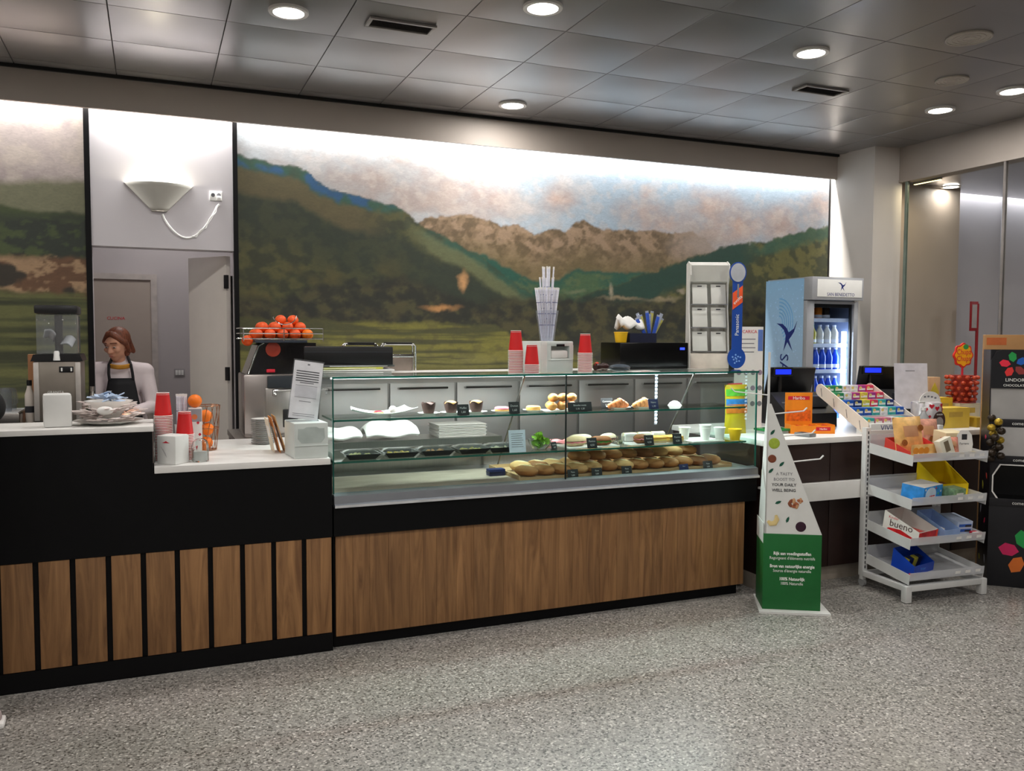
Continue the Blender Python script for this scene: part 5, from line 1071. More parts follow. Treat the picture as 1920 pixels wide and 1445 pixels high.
for k in range(16):
    loc = (3.515+.0135*(k % 8)+.003, 4.25+.045*(k//8), .6727); lb = 'pale wooden stirrer standing in the open card box'
    if ws0 is None: ws0 = tag(MB().box(-.003, .003, -.001, .001, 0, .19, .0005).build('wooden_stirrer', mat('birch', (216, 192, 150), .7), loc=loc), lb, 'stirrer', 'wooden stirrers')
    else: c = dup(ws0, loc, 0, lb); c.rotation_euler = (.04*math.sin(k), .02*math.cos(k*1.7), 0)
def till(loc, rz, label):
    t = thing('cash_register', label, 'cash register', loc, rz)
    MB().prism([(-.2, 0), (.2, 0), (.2, .16), (.05, .24), (-.2, .10)], -.2, .2, 'yz').build('base', BLACKP, t)
    MB().at((0, .12, .3), (math.radians(20), 0, 0)).box(-.19, .19, -.012, .012, -.12, .13, .006).build('screen_back', BLACKP, t)
    MB().tube([(-.1, .08, .2), (-.1, .08, .36)], .014).build('display_post', BLACKP, t)
    d = MB().box(-.17, -.01, .05, .10, .355, .425, .006).build('customer_display', BLACKP, t); MB().box(-.155, -.03, .046, .05, .372, .408).build('blue_readout', mat('lcd_blue', (20, 40, 255), .4, emit=1.6, var=0), d)
    MB().box(.03, .16, -.15, -.02, .14, .22, .01).build('receipt_slot', mat('slot_grey', (50, 52, 56), .4), t)
    for k in range(12): MB().box(-.17+.035*(k % 4), -.145+.035*(k % 4), -.16+.04*(k//4), -.135+.04*(k//4), .118+.02*(k//4), .134+.02*(k//4), .002).build('key', GREYINK, t)
    return t
till((4.42, 5.06, ZR), math.radians(-10), 'black cash register with blue readout beside the fridge side panel'); till((5.34, 5.10, ZR), math.radians(-24), 'black cash register behind the white sheet and sweets')
# orange sweets box with open lid
ORB = mat('orange_card', (232, 132, 20), .5, var=.1); 
o = thing('sweets_box', 'orange sweets box with a tall printed lid next to the till', 'box', (4.11, 4.58, ZR), math.radians(-20))
MB().box(-.15, .15, -.06, .06, 0, .004).box(-.15, .15, -.06, -.057, .004, .055).box(-.15, .15, .057, .06, .004, .06).box(-.15, -.147, -.057, .057, .004, .06).box(.147, .15, -.057, .057, .004, .06).build('tray', ORB, o)
MB().box(-.15, .04, .061, .064, .06, .27).build('lid', ORB, o); MB().box(-.13, .02, .0604, .061, .22, .245).build('lid_banner', REDINK, o); text('Haribo', .03, WHITEINK, o, (-.055, .0600, .232)); MB().box(-.14, .03, .0604, .061, .075, .15).build('lid_pattern', mat('orange_deep', (214, 96, 20), .5, var=.3, scale=60), o)
MB().box(.02, .12, -.0606, -.06, .02, .045).build('red_label', REDINK, o); text('Haribo', .018, WHITEINK, o, (.07, -.0610, .032))
for k in range(6): MB().at((-.11+.044*k, 0, .03), (0, .1*k, 0)).box(-.018, .018, -.045, .045, -.01, .02, .006).build('sweet_bag', mat('bag_red', (206, 50, 30), .4) if k % 2 else ORB, o)
g = thing('green_tray', 'flat green plastic lid lying by the orange sweets box', 'tray', (3.86, 4.66, ZR)); MB().box(-.1, .1, -.07, .07, .018, .034, .006).build('lid', mat('green_plastic', (20, 120, 60), .25), g); MB().box(-.09, .09, -.06, .06, 0, .018, .003).build('tub', mat('tub_grey', (150, 156, 154), .4), g)
ms = thing('card_reader', 'small grey card reader lying before the orange box', 'card reader', (3.93, 4.42, ZR), .2); MB().box(-.035, .035, -.06, .06, 0, .025, .006).build('case', mat('reader_grey', (120, 122, 124), .4), ms); MB().box(-.025, .025, .005, .045, .025, .0262).build('screen', INK, ms)
# gum and sweets rack
gr = thing('gum_rack', 'stepped white gum rack with a slanted side cheek on the till counter', 'rack', (4.40, 4.36, ZR), math.radians(-3))
RW = .43; steps = [(.0, .05), (.105, .11), (.20, .155), (.30, .20), (.40, .245)]
CHK = mat('cheek_cream', (222, 210, 196), .5, var=.03)
a0, a1 = (0.005, .02), (.50, .30); dv = Vector((a1[0]-a0[0], a1[1]-a0[1])).normalized(); nv = Vector((-dv.y, dv.x))
def capsule(p, q, r):
    an = math.atan2(q[1]-p[1], q[0]-p[0]); return [(q[0]+r*math.cos(an-PI/2+PI*k/8), q[1]+r*math.sin(an-PI/2+PI*k/8)) for k in range(9)]+[(p[0]+r*math.cos(an+PI/2+PI*k/8), p[1]+r*math.sin(an+PI/2+PI*k/8)) for k in range(9)]
for x in (-.012, RW): MB().prism(capsule((.02, .052), (.46, .27), .045), x, x+.008, 'yz').build('cheek', CHK, gr)
for k in range(4):
    p = Vector((.05+.13*k, .06+.065*k)); MB().prism([(p.x-.004, p.y-.03), (p.x, p.y-.03), (p.x+.012, p.y+.03), (p.x+.008, p.y+.03)], -.013, -.012, 'yz').build('slot', INK, gr)
for i, (y, z) in enumerate(steps): MB().box(0, RW, y, y+.10, 0 if i == 0 else z-.012, z).box(0, RW, y-.004, y, z-.012, z+.006).build('step', PLASTIC, gr)
MB().box(-.0, RW, -.035, -.004, .0, .075, .004).build('front_drawer', PLASTIC, gr); text('VIVIDENT', .055, mat('navy_print', (40, 54, 120), .5), gr, (.2, -.0356, .042)); text('5', .02, INK, gr, (.39, -.0356, .02))
GC = {'g': (50, 140, 90), 'w': (216, 216, 220), 'p': (170, 60, 140), 'b': (30, 90, 180), 'y': (206, 196, 70), 'r': (210, 60, 90), 't': (60, 170, 165), 'n': (30, 50, 110), 'k': (200, 120, 140)}
rows = ['tkkwtn', 'bbtwtb', 'bnyrtn', 'gwpypr', 'ggwwpr']; CN = {'g': 'green', 'w': 'white', 'p': 'purple', 'b': 'blue', 'y': 'yellow', 'r': 'pink-red', 't': 'teal', 'n': 'navy', 'k': 'dusty pink'}
RN = ['lowest', 'second', 'middle', 'fourth', 'topmost']; gp_ = {}
for i, (y, z) in enumerate(steps):
    for c, ch in enumerate(rows[i]):
        loc = gr.matrix_basis @ Vector((.039+.0702*c, y+.052, z+.0005)); lb = '%s gum pack on the %s step of the stepped rack' % (CN[ch], RN[i])
        if ch not in gp_:
            t = thing('gum_pack', lb, 'gum', loc, math.radians(-3), 'gum packs on the stepped rack'); MB().box(-.0335, .0335, -.04, .03, 0, .058, .005).build('pack', mat('gum_'+ch, GC[ch], .35, var=.25, scale=45), t); MB().box(-.027, .027, -.0406, -.04, .022, .036).build('label', WHITEINK, t); MB().prism(disc(.010, -.014, .04, 0, 0, 1.2, 10), -.0408, -.04, 'xz').build('emblem', mat('gum_gold', (226, 206, 120), .4), t); gp_[ch] = t
        else: dup(gp_[ch], loc, math.radians(-3), lb)
# tall items right of the rack
pp = thing('sheet_stand', 'blank white sheet in a stand in front of the second till', 'sign', (5.22, 4.74, ZR), math.radians(-22)); MB().at((0, 0, 0), (math.radians(-6), 0, 0)).box(-.125, .125, -.001, .001, .12, .46).build('sheet', mat('sheet_lilac', (200, 198, 206), .7), pp); MB().box(-.11, .11, -.05, .06, 0, .004).box(-.008, .008, -.008, .008, .004, .14).build('foot', PLASTIC, pp); MB().at((0, 0, 0), (math.radians(-6), 0, 0)).box(-.04, .03, -.0016, -.001, .40, .406).build('print_line', GREYINK, pp)
sb = thing('sanitiser_bottle', 'clear pump bottle of hand gel beside the silver tub', 'bottle', (4.88, 4.335, ZR)); MB().lathe([(1e-6, 0), (.035, 0), (.037, .01), (.037, .10), (.014, .135), (.014, .15), (1e-6, .15)], 18).build('bottle', mat('gel_clear', (225, 228, 228), .1, trans=.6), sb); MB().lathe([(.017, .15), (.017, .17), (.006, .172), (.006, .205), (1e-6, .205)], 14).build('pump', PLASTIC, sb); MB().box(-.05, .008, -.007, .007, .20, .212, .003).build('spout', PLASTIC, sb)
tb = thing('sweets_tub', 'silver tub with red hearts, arched white header and dark oval label', 'tub', (5.0, 4.42, ZR))
MB().lathe([(1e-6, 0), (.098, 0), (.1, .01), (.1, .19), (.094, .2), (1e-6, .205)], 28).build('tub', mat('tub_silver', (206, 202, 204), .25, .3, var=.1), tb)
hdp = [(.1*math.cos(PI*k/14), .2+.075*math.sin(PI*k/14)) for k in range(15)]; MB().prism(hdp, -.03, -.026).build('arched_header', PAPER, tb)
for k in range(4): MB().box(-.06+.033*k, -.04+.033*k, -.0306, -.03, .222+.012*math.sin(1+k*.7), .234+.012*math.sin(1+k*.7)).build('header_print', GREYINK, tb)
MB().prism([(.055*math.cos(2*PI*k/24)+.01, .075+.065*math.sin(2*PI*k/24)) for k in range(24)], -.104, -.098).build('oval_label', mat('oval_brown', (74, 56, 54), .5), tb); MB().prism([(.036*math.cos(2*PI*k/24)+.01, .062+.04*math.sin(2*PI*k/24)) for k in range(24)], -.1048, -.104).build('oval_inset', mat('inset_grey', (170, 164, 158), .5), tb); text('KINDER', .016, WHITEINK, tb, (.01, -.1046, .118))
heart = [(0, -.018), (.018, .004), (.014, .014), (.006, .014), (0, .008), (-.006, .014), (-.014, .014), (-.018, .004)]
for a, z in ((-.9, .15), (-.5, .175), (-.1, .16), (.35, .18), (.6, .15), (-.7, .10), (.75, .05), (.85, .10), (-1.0, .05)): MB().at((.1005*math.sin(a), -.1005*math.cos(a), z), (0, 0, a)).prism(heart, -.001, 0).build('heart', REDINK, tb)
YB = mat('box_yellow', (216, 186, 70), .5, var=.05)
for k, (loc, s, lb, m) in enumerate((((5.33, 4.52, ZR), (.13, .07, .145), 'large pale yellow box at the edge of the till counter', YB), ((5.47, 4.74, ZR), (.08, .07, .20), 'taller yellow box standing behind the large pale yellow one', mat('box_yellow2', (214, 176, 40), .5)), ((5.56, 4.50, ZR), (.05, .08, .07), 'small gold box tucked beside the large yellow box', mat('box_gold', (170, 140, 40), .4)), ((5.68, 4.72, ZR), (.10, .10, .155), 'cream carton under the lollipop stand', mat('box_cream', (206, 196, 170), .6)))):
    t = thing('sweets_carton', lb, 'box', loc, -.05); MB().box(-s[0], s[0], -s[1], s[1], 0, s[2], .002).build('carton', m, t); MB().box(-s[0]*.5, s[0]*.5, -s[1]-.0006, -s[1], s[2]*.55, s[2]*.8).build('front_print', mat('print_ochre', (190, 160, 70), .6), t); MB().box(-s[0]-.0005, s[0]+.0005, -s[1]-.0005, -s[1]+.02, s[2]*.96, s[2]+.0005).build('flap', m, t)
gf = thing('toy_box', 'small tan toy box peeking out behind the white sheet', 'toy', (5.67, 4.98, ZR)); MB().box(-.06, .06, -.04, .04, 0, .34, .004).build('carton', mat('toy_tan', (196, 160, 120), .6), gf); MB().prism([(-.05, .22), (.0, .3), (.05, .22), (.02, .18), (-.02, .18)], -.041, -.04).build('yellow_print', mat('toy_yellow', (210, 190, 60), .6), gf)
lo = thing('lollipop_stand', 'round lollipop stand with a yellow and red flower sign', 'display stand', (5.70, 4.72, ZR+.1555))
MB().lathe([(1e-6, 0), (.09, 0), (.085, .012), (.07, .014), (.075, .21), (1e-6, .21)], 24).build('drum', mat('drum_red', (150, 40, 24), .4), lo); MB().tube([(0, 0, .21), (0, 0, .27)], .008).build('sign_post', REDINK, lo)
fl = [(.098*(1+.07*math.cos(8*a))*math.cos(a), .36+.09*(1+.07*math.cos(8*a))*math.sin(a)) for a in [2*PI*k/48 for k in range(48)]]
s = MB().prism(fl, -.008, .004).build('flower_sign', mat('sign_red', (214, 50, 40), .4), lo); MB().prism([(x*.86, .36+(z-.36)*.86) for x, z in fl], -.010, -.008).build('yellow_face', mat('sign_yellow', (244, 170, 20), .4), s); text('Chupa', .058, REDINK, s, (0, -.0105, .385)); text('Chups', .058, REDINK, s, (0, -.0105, .335)); MB().prism(disc(.02, .02, .425, 0, 0, 1.4, 14), -.0105, -.010).build('green_dot', mat('dot_green', (60, 150, 70), .5), s)
l0 = None
for lv in range(5):
    for k in range(12):
        a = 2*PI*(k+.5*(lv % 2))/12; R = .092+.004*lv; loc = (5.70+R*math.cos(a), 4.72+R*math.sin(a), ZR+.1555+.03+.041*lv); lb = 'red wrapped lollipop on the round stand' if lv < 4 else 'lollipop with pink twisted wrapper on the top ring of the stand'
        if l0 is None:
            l0 = thing('lollipop', lb, 'lollipop', loc, a, 'lollipops on the round stand'); MB().sphere((0, 0, 0), (.017, .017, .016), 10, 7).build('sweet', mat('lolly_red', (176, 64, 36), .25, var=.3, scale=60), l0); MB().tube([(-.026, 0, 0), (-.014, 0, 0)], .002, 5).build('stick', PAPER, l0)
        else: dup(l0, loc, a, lb)
rp = thing('red_post', 'thin red post with a small notice behind the glass partition', 'post', (7.55, 6.1, 0)); MB().tube([(0, 0, .02), (0, 0, 1.95)], .014, 10).build('post', mat('post_red', (150, 30, 40), .4), rp); MB().lathe([(.14, 0), (.14, .015), (.02, .03)], 20).build('foot', MATS['post_red'], rp); q = MB().box(-.10, .0, -.008, .008, 1.68, 1.97, .002).build('notice_frame', MATS['post_red'], rp); MB().box(-.085, -.018, -.0095, -.008, 1.71, 1.94).build('notice', mat('notice_grey', (170, 160, 160), .6), q)
# ================================================================== SNACK BAGS BESIDE THE DISPLAY
for k, (loc, m, lb, rz) in enumerate(((( 3.60, 4.72, ZR), ((206, 172, 20), (50, 120, 190), (214, 116, 34)), 'tall yellow snack bag with blue and orange print behind the display glass', -.1), ((3.70, 4.86, ZR), ((226, 60, 70), (60, 160, 60), (236, 90, 60)), 'red and green snack bag behind the yellow one', .3))):
    t = thing('snack_bag', lb, 'snack bag', loc, rz)
    mb = MB(); 
    for s in (-1, 1): mb.grid(lambda u, v: ((u-.5)*.17*(1-.10*math.sin(PI*v)), s*.035*math.sin(PI*u)**.6*math.sin(PI*min(1, v*1.0+.0001))**.5, .33*v), 10, 14)
    mb.build('bag', mat('bag_main_%d' % k, m[0], .3, var=.1), t)
    for j, (z0, z1, c) in enumerate(((.20, .235, m[1]), (.14, .20, m[2]), (.255, .30, (90, 170, 50)))): MB().grid(lambda u, v: ((u-.5)*.16, -.0015-.035*math.sin(PI*(.08+.84*u))**.6*math.sin(PI*(z0+(z1-z0)*v)/.33)**.5, z0+(z1-z0)*v), 10, 4).build('print_band', mat('bag_print_%d%d' % (k, j), c, .35, var=.25, scale=50), t, fix=False)
# ================================================================== WHITE SNACK RACK ON THE FLOOR
RKL = Vector((4.505, 3.985, 0)); RKR = math.radians(-4)
rk = thing('snack_rack', 'white metal snack rack with four sloping trays on the floor', 'rack', RKL, RKR)
WM = mat('white_metal', (214, 214, 212), .4, .1, var=.03)
for s in (-1, 1):
    u = MB().box(s*.295-.018, s*.295+.018, .165, .205, .07, 1.03, .003).build('upright', WM, rk)
    for k in range(30): MB().box(s*.295-.004, s*.295+.004, .1640, .165, .12+.03*k, .138+.03*k).build('slot', INK, u) if s < 0 else None
    MB().box(s*.295-.018, s*.295+.018, -.185, .165, .07, .105, .003).build('base_bar', WM, rk)
    MB().box(s*.295-.022, s*.295+.022, -.215, -.17, 0.002, .105, .006).build('front_leg', WM, rk); MB().box(s*.295-.02, s*.295+.02, -.213, -.172, 0, .004).build('leg_pad', BLACKP, rk)
    c = MB().at((s*.295, .185, .027), (0, PI/2, 0)).lathe([(.027, -.01), (.027, .01)], 16).build('caster', mat('caster_grey', (150, 150, 150), .5), rk); MB().box(s*.295-.014, s*.295+.014, .17, .2, .045, .07, .002).build('caster_fork', WM, c)
MB().box(-.273, .273, -.213, -.175, .07, .105, .003).build('front_bar', WM, rk); MB().box(-.277, .277, .175, .195, .07, .10).build('back_bar', WM, rk)
for z in (.98, .62, .40): MB().box(-.277, .277, .178, .192, z, z+.03).build('back_bar', WM, rk)
ACR2 = thin_glass('tray_acrylic', (236, 238, 242), 1.4, .1, .45)
LV = []
for i, (zb, zf) in enumerate(((.90, .865), (.635, .60), (.405, .355), (.185, .14))):
    tl_ = math.atan2(zb-zf, .37); M = lambda: MB().at((0, .16, zb), (tl_, 0, 0))
    tr_ = M().box(-.29, .29, -.37, 0, -.004, 0).build('tray', ACR2, rk)
    for s in (-1, 1): M().box(s*.29-.0015, s*.29+.0015, -.37, 0, -.03, .035).build('side_flap', WM, tr_)
    M().box(-.29, .29, -.373, -.37, -.004, .045).build('front_lip', ACR2, tr_); M().box(-.29, .29, -.004, 0, 0, .09).build('rear_lip', ACR2, tr_)
    for k in range(3): M().box(.06+.08*k, .10+.08*k, -.3735, -.373, .012, .03).build('price_label', PAPER, tr_)
    LV.append((zb, tl_))
def ontray(i, x, y, dz=.0015):
    zb, tl_ = LV[i]; p = Matrix.Rotation(RKR, 4, 'Z') @ Vector((x, .16+y*math.cos(tl_)-dz*math.sin(tl_), zb+y*math.sin(tl_)+dz*math.cos(tl_))); return RKL+p
def sbox(i, x, y, w, d, h, m, name, label, rz=0, dz=.0015, open_=False, cat='box'):
    t = thing(name, label, cat, ontray(i, x, y, dz)); t.rotation_euler = (LV[i][1], 0, RKR+rz)
    if open_:
        e = .003
        MB().box(-w, w, -d, d, 0, e).box(-w, w, -d, -d+e, e, h*.45).box(-w, w, d-e, d, e, h).prism([(-d+e, e), (d-e, e), (d-e, h), (-d+e, h*.45)], -w, -w+e, 'yz').prism([(-d+e, e), (d-e, e), (d-e, h), (-d+e, h*.45)], w-e, w, 'yz').build('tray', m, t)
    else: MB().box(-w, w, -d, d, 0, h, .002).build('carton', m, t)
    return t
KW = mat('card_white', (226, 222, 214), .5, var=.04)
# second level: blue box, green box, yellow stand
t = sbox(1, -.115, -.26, .12, .07, .095, mat('box_skyblue', (50, 140, 214), .4, var=.3, scale=22), 'sweets_carton', 'sky blue printed sweets box on the second rack tray', .35)
MB().box(-.1195, .1195, -.0695, .0695, .095, .0958).build('white_top', KW, t); MB().prism(disc(.045, -.03, .045, 0, 0, 1.5, 20), -.0708, -.07).build('cloud_print', mat('cloud_white', (206, 224, 240), .5), t); MB().box(-.045, .02, -.0716, -.0708, .018, .038).build('red_label', REDINK, t); text('kinder', .02, WHITEINK, t, (-.012, -.0722, .028))
for k in range(7): MB().prism(disc(.007, -.1+.033*k, .08-.05*((k*3) % 4)/4, 0, 0, 1, 10), -.0706, -.07).build('bubble', (PAPER, REDINK, mat('bubble_green', (90, 180, 90), .5))[k % 3], t)
t = sbox(1, .083, -.316, .05, .044, .075, mat('box_leafgreen', (120, 150, 110), .4, var=.4, scale=40), 'sweets_carton', 'small green patterned box beside the sky blue box', .1); MB().box(-.03, .03, -.0446, -.044, .02, .05).build('front_print', KW, t)
t = sbox(1, .172, -.13, .10, .12, .17, mat('box_bright_yellow', (240, 206, 16), .4, var=.04), 'sweets_display_box', 'bright yellow open display box on the second rack tray', -.15, open_=True)
for k in range(3): MB().at((-.05+.05*k, .03, .006)).box(-.02, .02, -.06, .06, 0, .03, .008).build('chocolate_bag', mat('bag_brown', (120, 62, 36), .4), t)
MB().box(-.10, -.075, .116, .119, .0, .24).build('header_strip', MATS['box_bright_yellow'], t)
# third level: bueno boxes
t = sbox(2, -.14, -.2, .105, .12, .13, KW, 'chocolate_box', 'white chocolate box with red print and dark lettering', .28, open_=True)
t0 = t
fr = MB().box(-.105, .105, -.1212, -.12, .0, .055).build('red_print', mat('bueno_red', (196, 30, 34), .35, var=.35, scale=30), t); MB().prism([(-.1201, 0), (.12, 0), (.12, .13), (-.1201, .06)], -.1062, -.105, 'yz').build('side_print', KW, t)
text('bueno', .062, mat('choc_print', (60, 34, 30), .5), t, (-.1066, .0, .062), (PI/2, 0, -PI/2), sx=1.0); text('Kinder', .024, REDINK, t, (-.1066, .055, .098), FACE_L); MB().prism([(-.118, .004), (.11, .004), (.08, .03), (0, .038), (-.06, .02)], -.1066, -.1062, 'yz').build('red_swoosh', MATS['bueno_red'], t)
MB().box(.085, .105, -.1225, -.1212, .0, .058).build('orange_tab', mat('tab_orange', (232, 70, 36), .5), t)
for k in range(3): MB().at((-.06+.055*k, -.01, .008), (0, 0, .1)).box(-.02, .02, -.09, .09, 0, .02, .006).build('chocolate_bar', mat('bar_redwhite', (214, 90, 80), .35, var=.5, scale=30), t)
t = sbox(2, .080, -.2, .068, .11, .11, mat('box_iceblue', (150, 176, 220), .4, var=.1), 'chocolate_box', 'ice blue chocolate box beside the white one', .1, open_=True); MB().box(-.064, -.062, -.1, .1, .02, .06).build('inner_card', KW, t)
t = sbox(2, .223, -.2, .055, .085, .085, mat('box_paleblue', (186, 200, 224), .35, var=.1), 'chocolate_box', 'pale blue striped box with dark bars at the rack end', -.1)
for k in range(2): MB().box(-.045, .045, -.0858, -.085, .018+.032*k, .036+.032*k).build('stripe_print', mat('stripe_blue', (50, 96, 180), .4), t); MB().box(.0, .045, -.0866, -.0858, .018+.032*k, .03+.032*k).build('bar_print', INK, t)
t = sbox(2, .255, -.334, .022, .03, .03, REDINK, 'sweet_packet', 'small red sweet packet at the front corner of the third tray', 0, cat='packet'); MB().box(-.0225, .0225, -.008, .008, .012, .0305).build('white_band', PAPER, t)
# fourth level: blue box
t = sbox(3, -.13, -.22, .115, .075, .13, mat('box_royal', (20, 66, 176), .4, var=.12), 'sweets_display_box', 'royal blue open display box on the lowest rack tray', .3, open_=True); text('Ritter', .026, mat('royal_light', (70, 130, 220), .4), t, (-.01, -.0758, .03))
for k in range(4): MB().at((-.08+.05*k, .02, .006), (.2, 0, 0)).box(-.018, .018, -.02, .02, 0, .075, .005).build('sachet', (mat('sachet_gold', (190, 180, 60), .35), mat('sachet_navy', (20, 30, 70), .35))[k % 2], t)
for k, (x, y) in enumerate(((-.21, -.31), (-.10, -.345))):
    t = sbox(3, x, y, .022, .012, .012, (REDINK, PAPER)[k], 'sweet_packet', ('red price clip packet lying before the royal blue box', 'white and red packet lying at the lip before the royal blue box')[k], .2, cat='packet'); MB().box(-.012, .012, -.0126, -.012, .003, .009).build('label', (PAPER, REDINK)[k], t)
# top level: bags and boxes of chocolates
CARM = mat('bag_cream_orange', (236, 188, 116), .35, var=.25, scale=18)
t = sbox(0, -.12, -.2, .15, .1, .09, mat('box_red_line', (206, 60, 50), .4), 'chocolate_tray', 'red edged tray box of hazelnut chocolate bags on top of the rack', .1, open_=True); MB().box(-.15, .15, -.1012, -.1, .0, .085).build('front_print', CARM, t)
for k in range(3): MB().prism(disc(.022, -.11+.045*k, .045, 0, 0, 1.1, 14), -.102, -.1012).build('hazelnut_print', mat('nut_orange', (222, 140, 40), .4), t)
MB().box(-.15, .15, -.1016, -.1012, .0, .018).build('red_line', REDINK, t)
def cbag(i, x, y, dz, rz, w, h, m, label, pr):
    t = thing('chocolate_bag', label, 'bag', ontray(i, x, y, dz)); t.rotation_euler = (-.18, 0, RKR+rz)
    mb = MB()
    for s in (-1, 1): mb.grid(lambda u, v: ((u-.5)*w, s*.03*math.sin(PI*u)**.6*math.sin(PI*v)**.5, h*v), 10, 10)
    mb.build('bag', m, t)
    MB().grid(lambda u, v: ((u-.5)*w*.5, -.0015-.03*math.sin(PI*(.25+.5*u))**.6*math.sin(PI*(.45+.3*v))**.5, h*(.45+.3*v)), 8, 4).build('text_panel', mat('panel_tan', (200, 150, 110), .5), t, fix=False)
    for a, b_ in pr: MB().at((a*w, -.031, b_*h)).prism(disc(.02, 0, 0, 0, 0, 1.2, 14), -.002, 0).prism(disc(.01, .003, 0, 0, 0, 1, 10), -.0035, -.002).build('nut_print', mat('nut_brown', (150, 90, 40), .4), t)
    return t
cbag(0, -.15, -.2, .0045, .12, .25, .23, CARM, 'cream and orange chocolate bag standing in the red edged tray', ((-.3, .3), (.32, .68)))
cbag(0, .11, -.075, .0015, -.1, .17, .19, mat('bag_pinkclear', (206, 150, 130), .25, var=.35, scale=30), 'pinkish clear bag of chocolates beside the cream and orange one', ((.1, .3),))
cbag(0, .105, -.262, .0015, -.2, .12, .11, mat('bag_pink2', (214, 140, 120), .25, var=.35, scale=30), 'small pinkish bag of sweets in the middle of the top tray', ((-.1, .4),))
t = sbox(0, .0, -.338, .05, .022, .11, mat('pack_ivory', (226, 220, 200), .4, var=.08), 'biscuit_pack', 'ivory biscuit pack leaning out over the rack lip', .1, dz=.0155, cat='packet'); t.rotation_euler = (-.12, -.3, RKR+.1); MB().box(-.02, .02, -.0228, -.022, .03, .095).build('window_print', mat('pack_brown', (120, 106, 84), .5), t)
t = sbox(0, .172, -.172, .07, .058, .13, mat('box_ivory', (220, 204, 164), .5, var=.04), 'biscuit_box', 'ivory biscuit box behind the round white card', -.1); MB().box(-.06, .06, -.0586, -.058, .03, .1).build('front_print', mat('ivory_print', (206, 186, 140), .5), t)
t = thing('round_card', 'white rounded shelf card with a small dark square', 'sign', ontray(0, .215, -.26, .0015)); t.rotation_euler = (0, 0, RKR-.2); MB().prism([(-.05, 0), (.05, 0), (.06, .06), (.05, .12), (.025, .15), (-.025, .15), (-.05, .12), (-.055, .06)], -.001, .001).build('card', PAPER, t); MB().box(-.018, .018, -.0016, -.001, .09, .125).build('dark_square', INK, t); text('Ferrero', .02, INK, t, (0, -.0016, .065))
for k in range(6):
    t = thing('wafer_bar', 'silver and yellow wrapped wafer bar scattered along the top tray lip', 'wafer', ontray(0, .07+.036*k, -.31+.012*(k % 2), .004+.004*(k % 3)), 0, 'wafer bars on the top tray'); t.rotation_euler = (LV[0][1], 0, RKR+.5*math.sin(k*2)); MB().box(-.03, .03, -.01, .01, 0, .012, .004).build('wrapper', mat('wafer_foil', (206, 202, 190), .25, .4, var=.3, scale=40), t); MB().box(-.012, .012, -.0105, .0105, .002, .0125).build('label', mat('wafer_label', (206, 176, 90), .4), t)
# ================================================================== GREEN AND WHITE FLOOR STAND
st = thing('nut_stand', 'green and white cardboard floor stand with printed nuts and wire hooks', 'display stand', (3.425, 3.935, 0), math.radians(-30))
SWH = mat('stand_card_white', (216, 216, 212), .5, var=.03); GRN = mat('stand_green', (14, 96, 40), .5, var=.05)
MB().prism([(-.19, -.05), (.215, -.05), (.20, .30), (-.17, .30)], 0, .012, 'xy').build('base_plate', SWH, st)
MB().box(-.165, .165, 0, .25, .012, .46, .003).build('green_box', GRN, st); MB().box(-.1655, -.163, .01, .25, .4, .52).build('side_flap', SWH, st)
MB().prism([(-.160, .46), (.165, .46), (-.135, 1.22), (-.150, 1.22)], .004, .016).build('white_face', SWH, st)
MB().prism([(.004, .46), (.25, .46), (.10, 1.0), (.016, 1.22), (.004, 1.22)], -.158, -.150, 'yz').build('spine', SWH, st); MB().box(-.157, -.145, .004, .016, 1.22, 1.52).build('spine_tip', SWH, st)
for k, (z, sgn, x) in enumerate(((1.16, 1, -.12), (1.03, 1, -.07), (.88, 1, -.02), (1.27, -1, -.155))):
    for dx in (0, .012): MB().tube([(x, .02+dx, z), (x+sgn*.18, .07+dx, z+.015), (x+sgn*.20, .075+dx, z+.035)], .0035, 6).build('hook', WM, st)
for a, b_, s, ls in ((-.02, .87, .0, ('A TASTY', 'BOOST TO', 'YOUR DAILY', 'WELL BEING')),):
    for k, l in enumerate(ls): text(l, .024, GREYINK if k < 2 else INK, st, (-.055, .0034, .812-.032*k), bold=.0004 if k > 1 else 0)
for k, (l, z, s, bd) in enumerate((('Rijk aan voedingsstoffen', .345, .026, .0007), ("Regorgeant d'éléments nutritifs", .318, .024, 0), ('Bron van natuurlijke energie', .27, .026, .0007), ("Source d'énergie naturelle", .243, .024, 0), ('100% Natuurlijk', .195, .026, .0007), ('100% Naturelle', .168, .024, 0))): text(l, s, WHITEINK, st, (0, -.0006, z), bold=bd, sx=.85)
leafp = [(-.02, 0), (-.008, .008), (.008, .007), (.02, 0), (.008, -.007), (-.008, -.008)]
for x, z, a in ((-.125, 1.055, -.9), (-.07, .87, -.8), (-.13, .83, -.8), (-.085, .645, -.4), (-.03, .545, -1.2)):
    MB().at((x, .0035, z), (0, -a*-1, 0)).prism(leafp, -.0005, 0).build('leaf_print', mat('leaf_green', (16, 80, 60), .5), st)
for x, z, rx, rz_, c in ((-.115, .99, .032, .032, (156, 176, 60)), (-.125, .90, .024, .024, (120, 62, 40)), (.045, .505, .03, .03, (50, 18, 40))): MB().at((x, .0035, z)).sphere((0, 0, 0), (rx, .002, rz_), 20, 10).build('fruit_print', mat('fruit_%d' % c[0], c, .4, var=.15, scale=40), st)
r7 = random.Random(2)
for k in range(9): MB().at((.01+r7.uniform(-.03, .03), .003, .635+r7.uniform(-.025, .025)), (0, r7.random()*3, 0)).sphere((0, 0, 0), (.018, .002, .010), 10, 6).build('walnut_print', mat('walnut_%d' % (k % 3), ((170, 96, 60), (130, 70, 44), (196, 150, 110))[k % 3], .5), st)
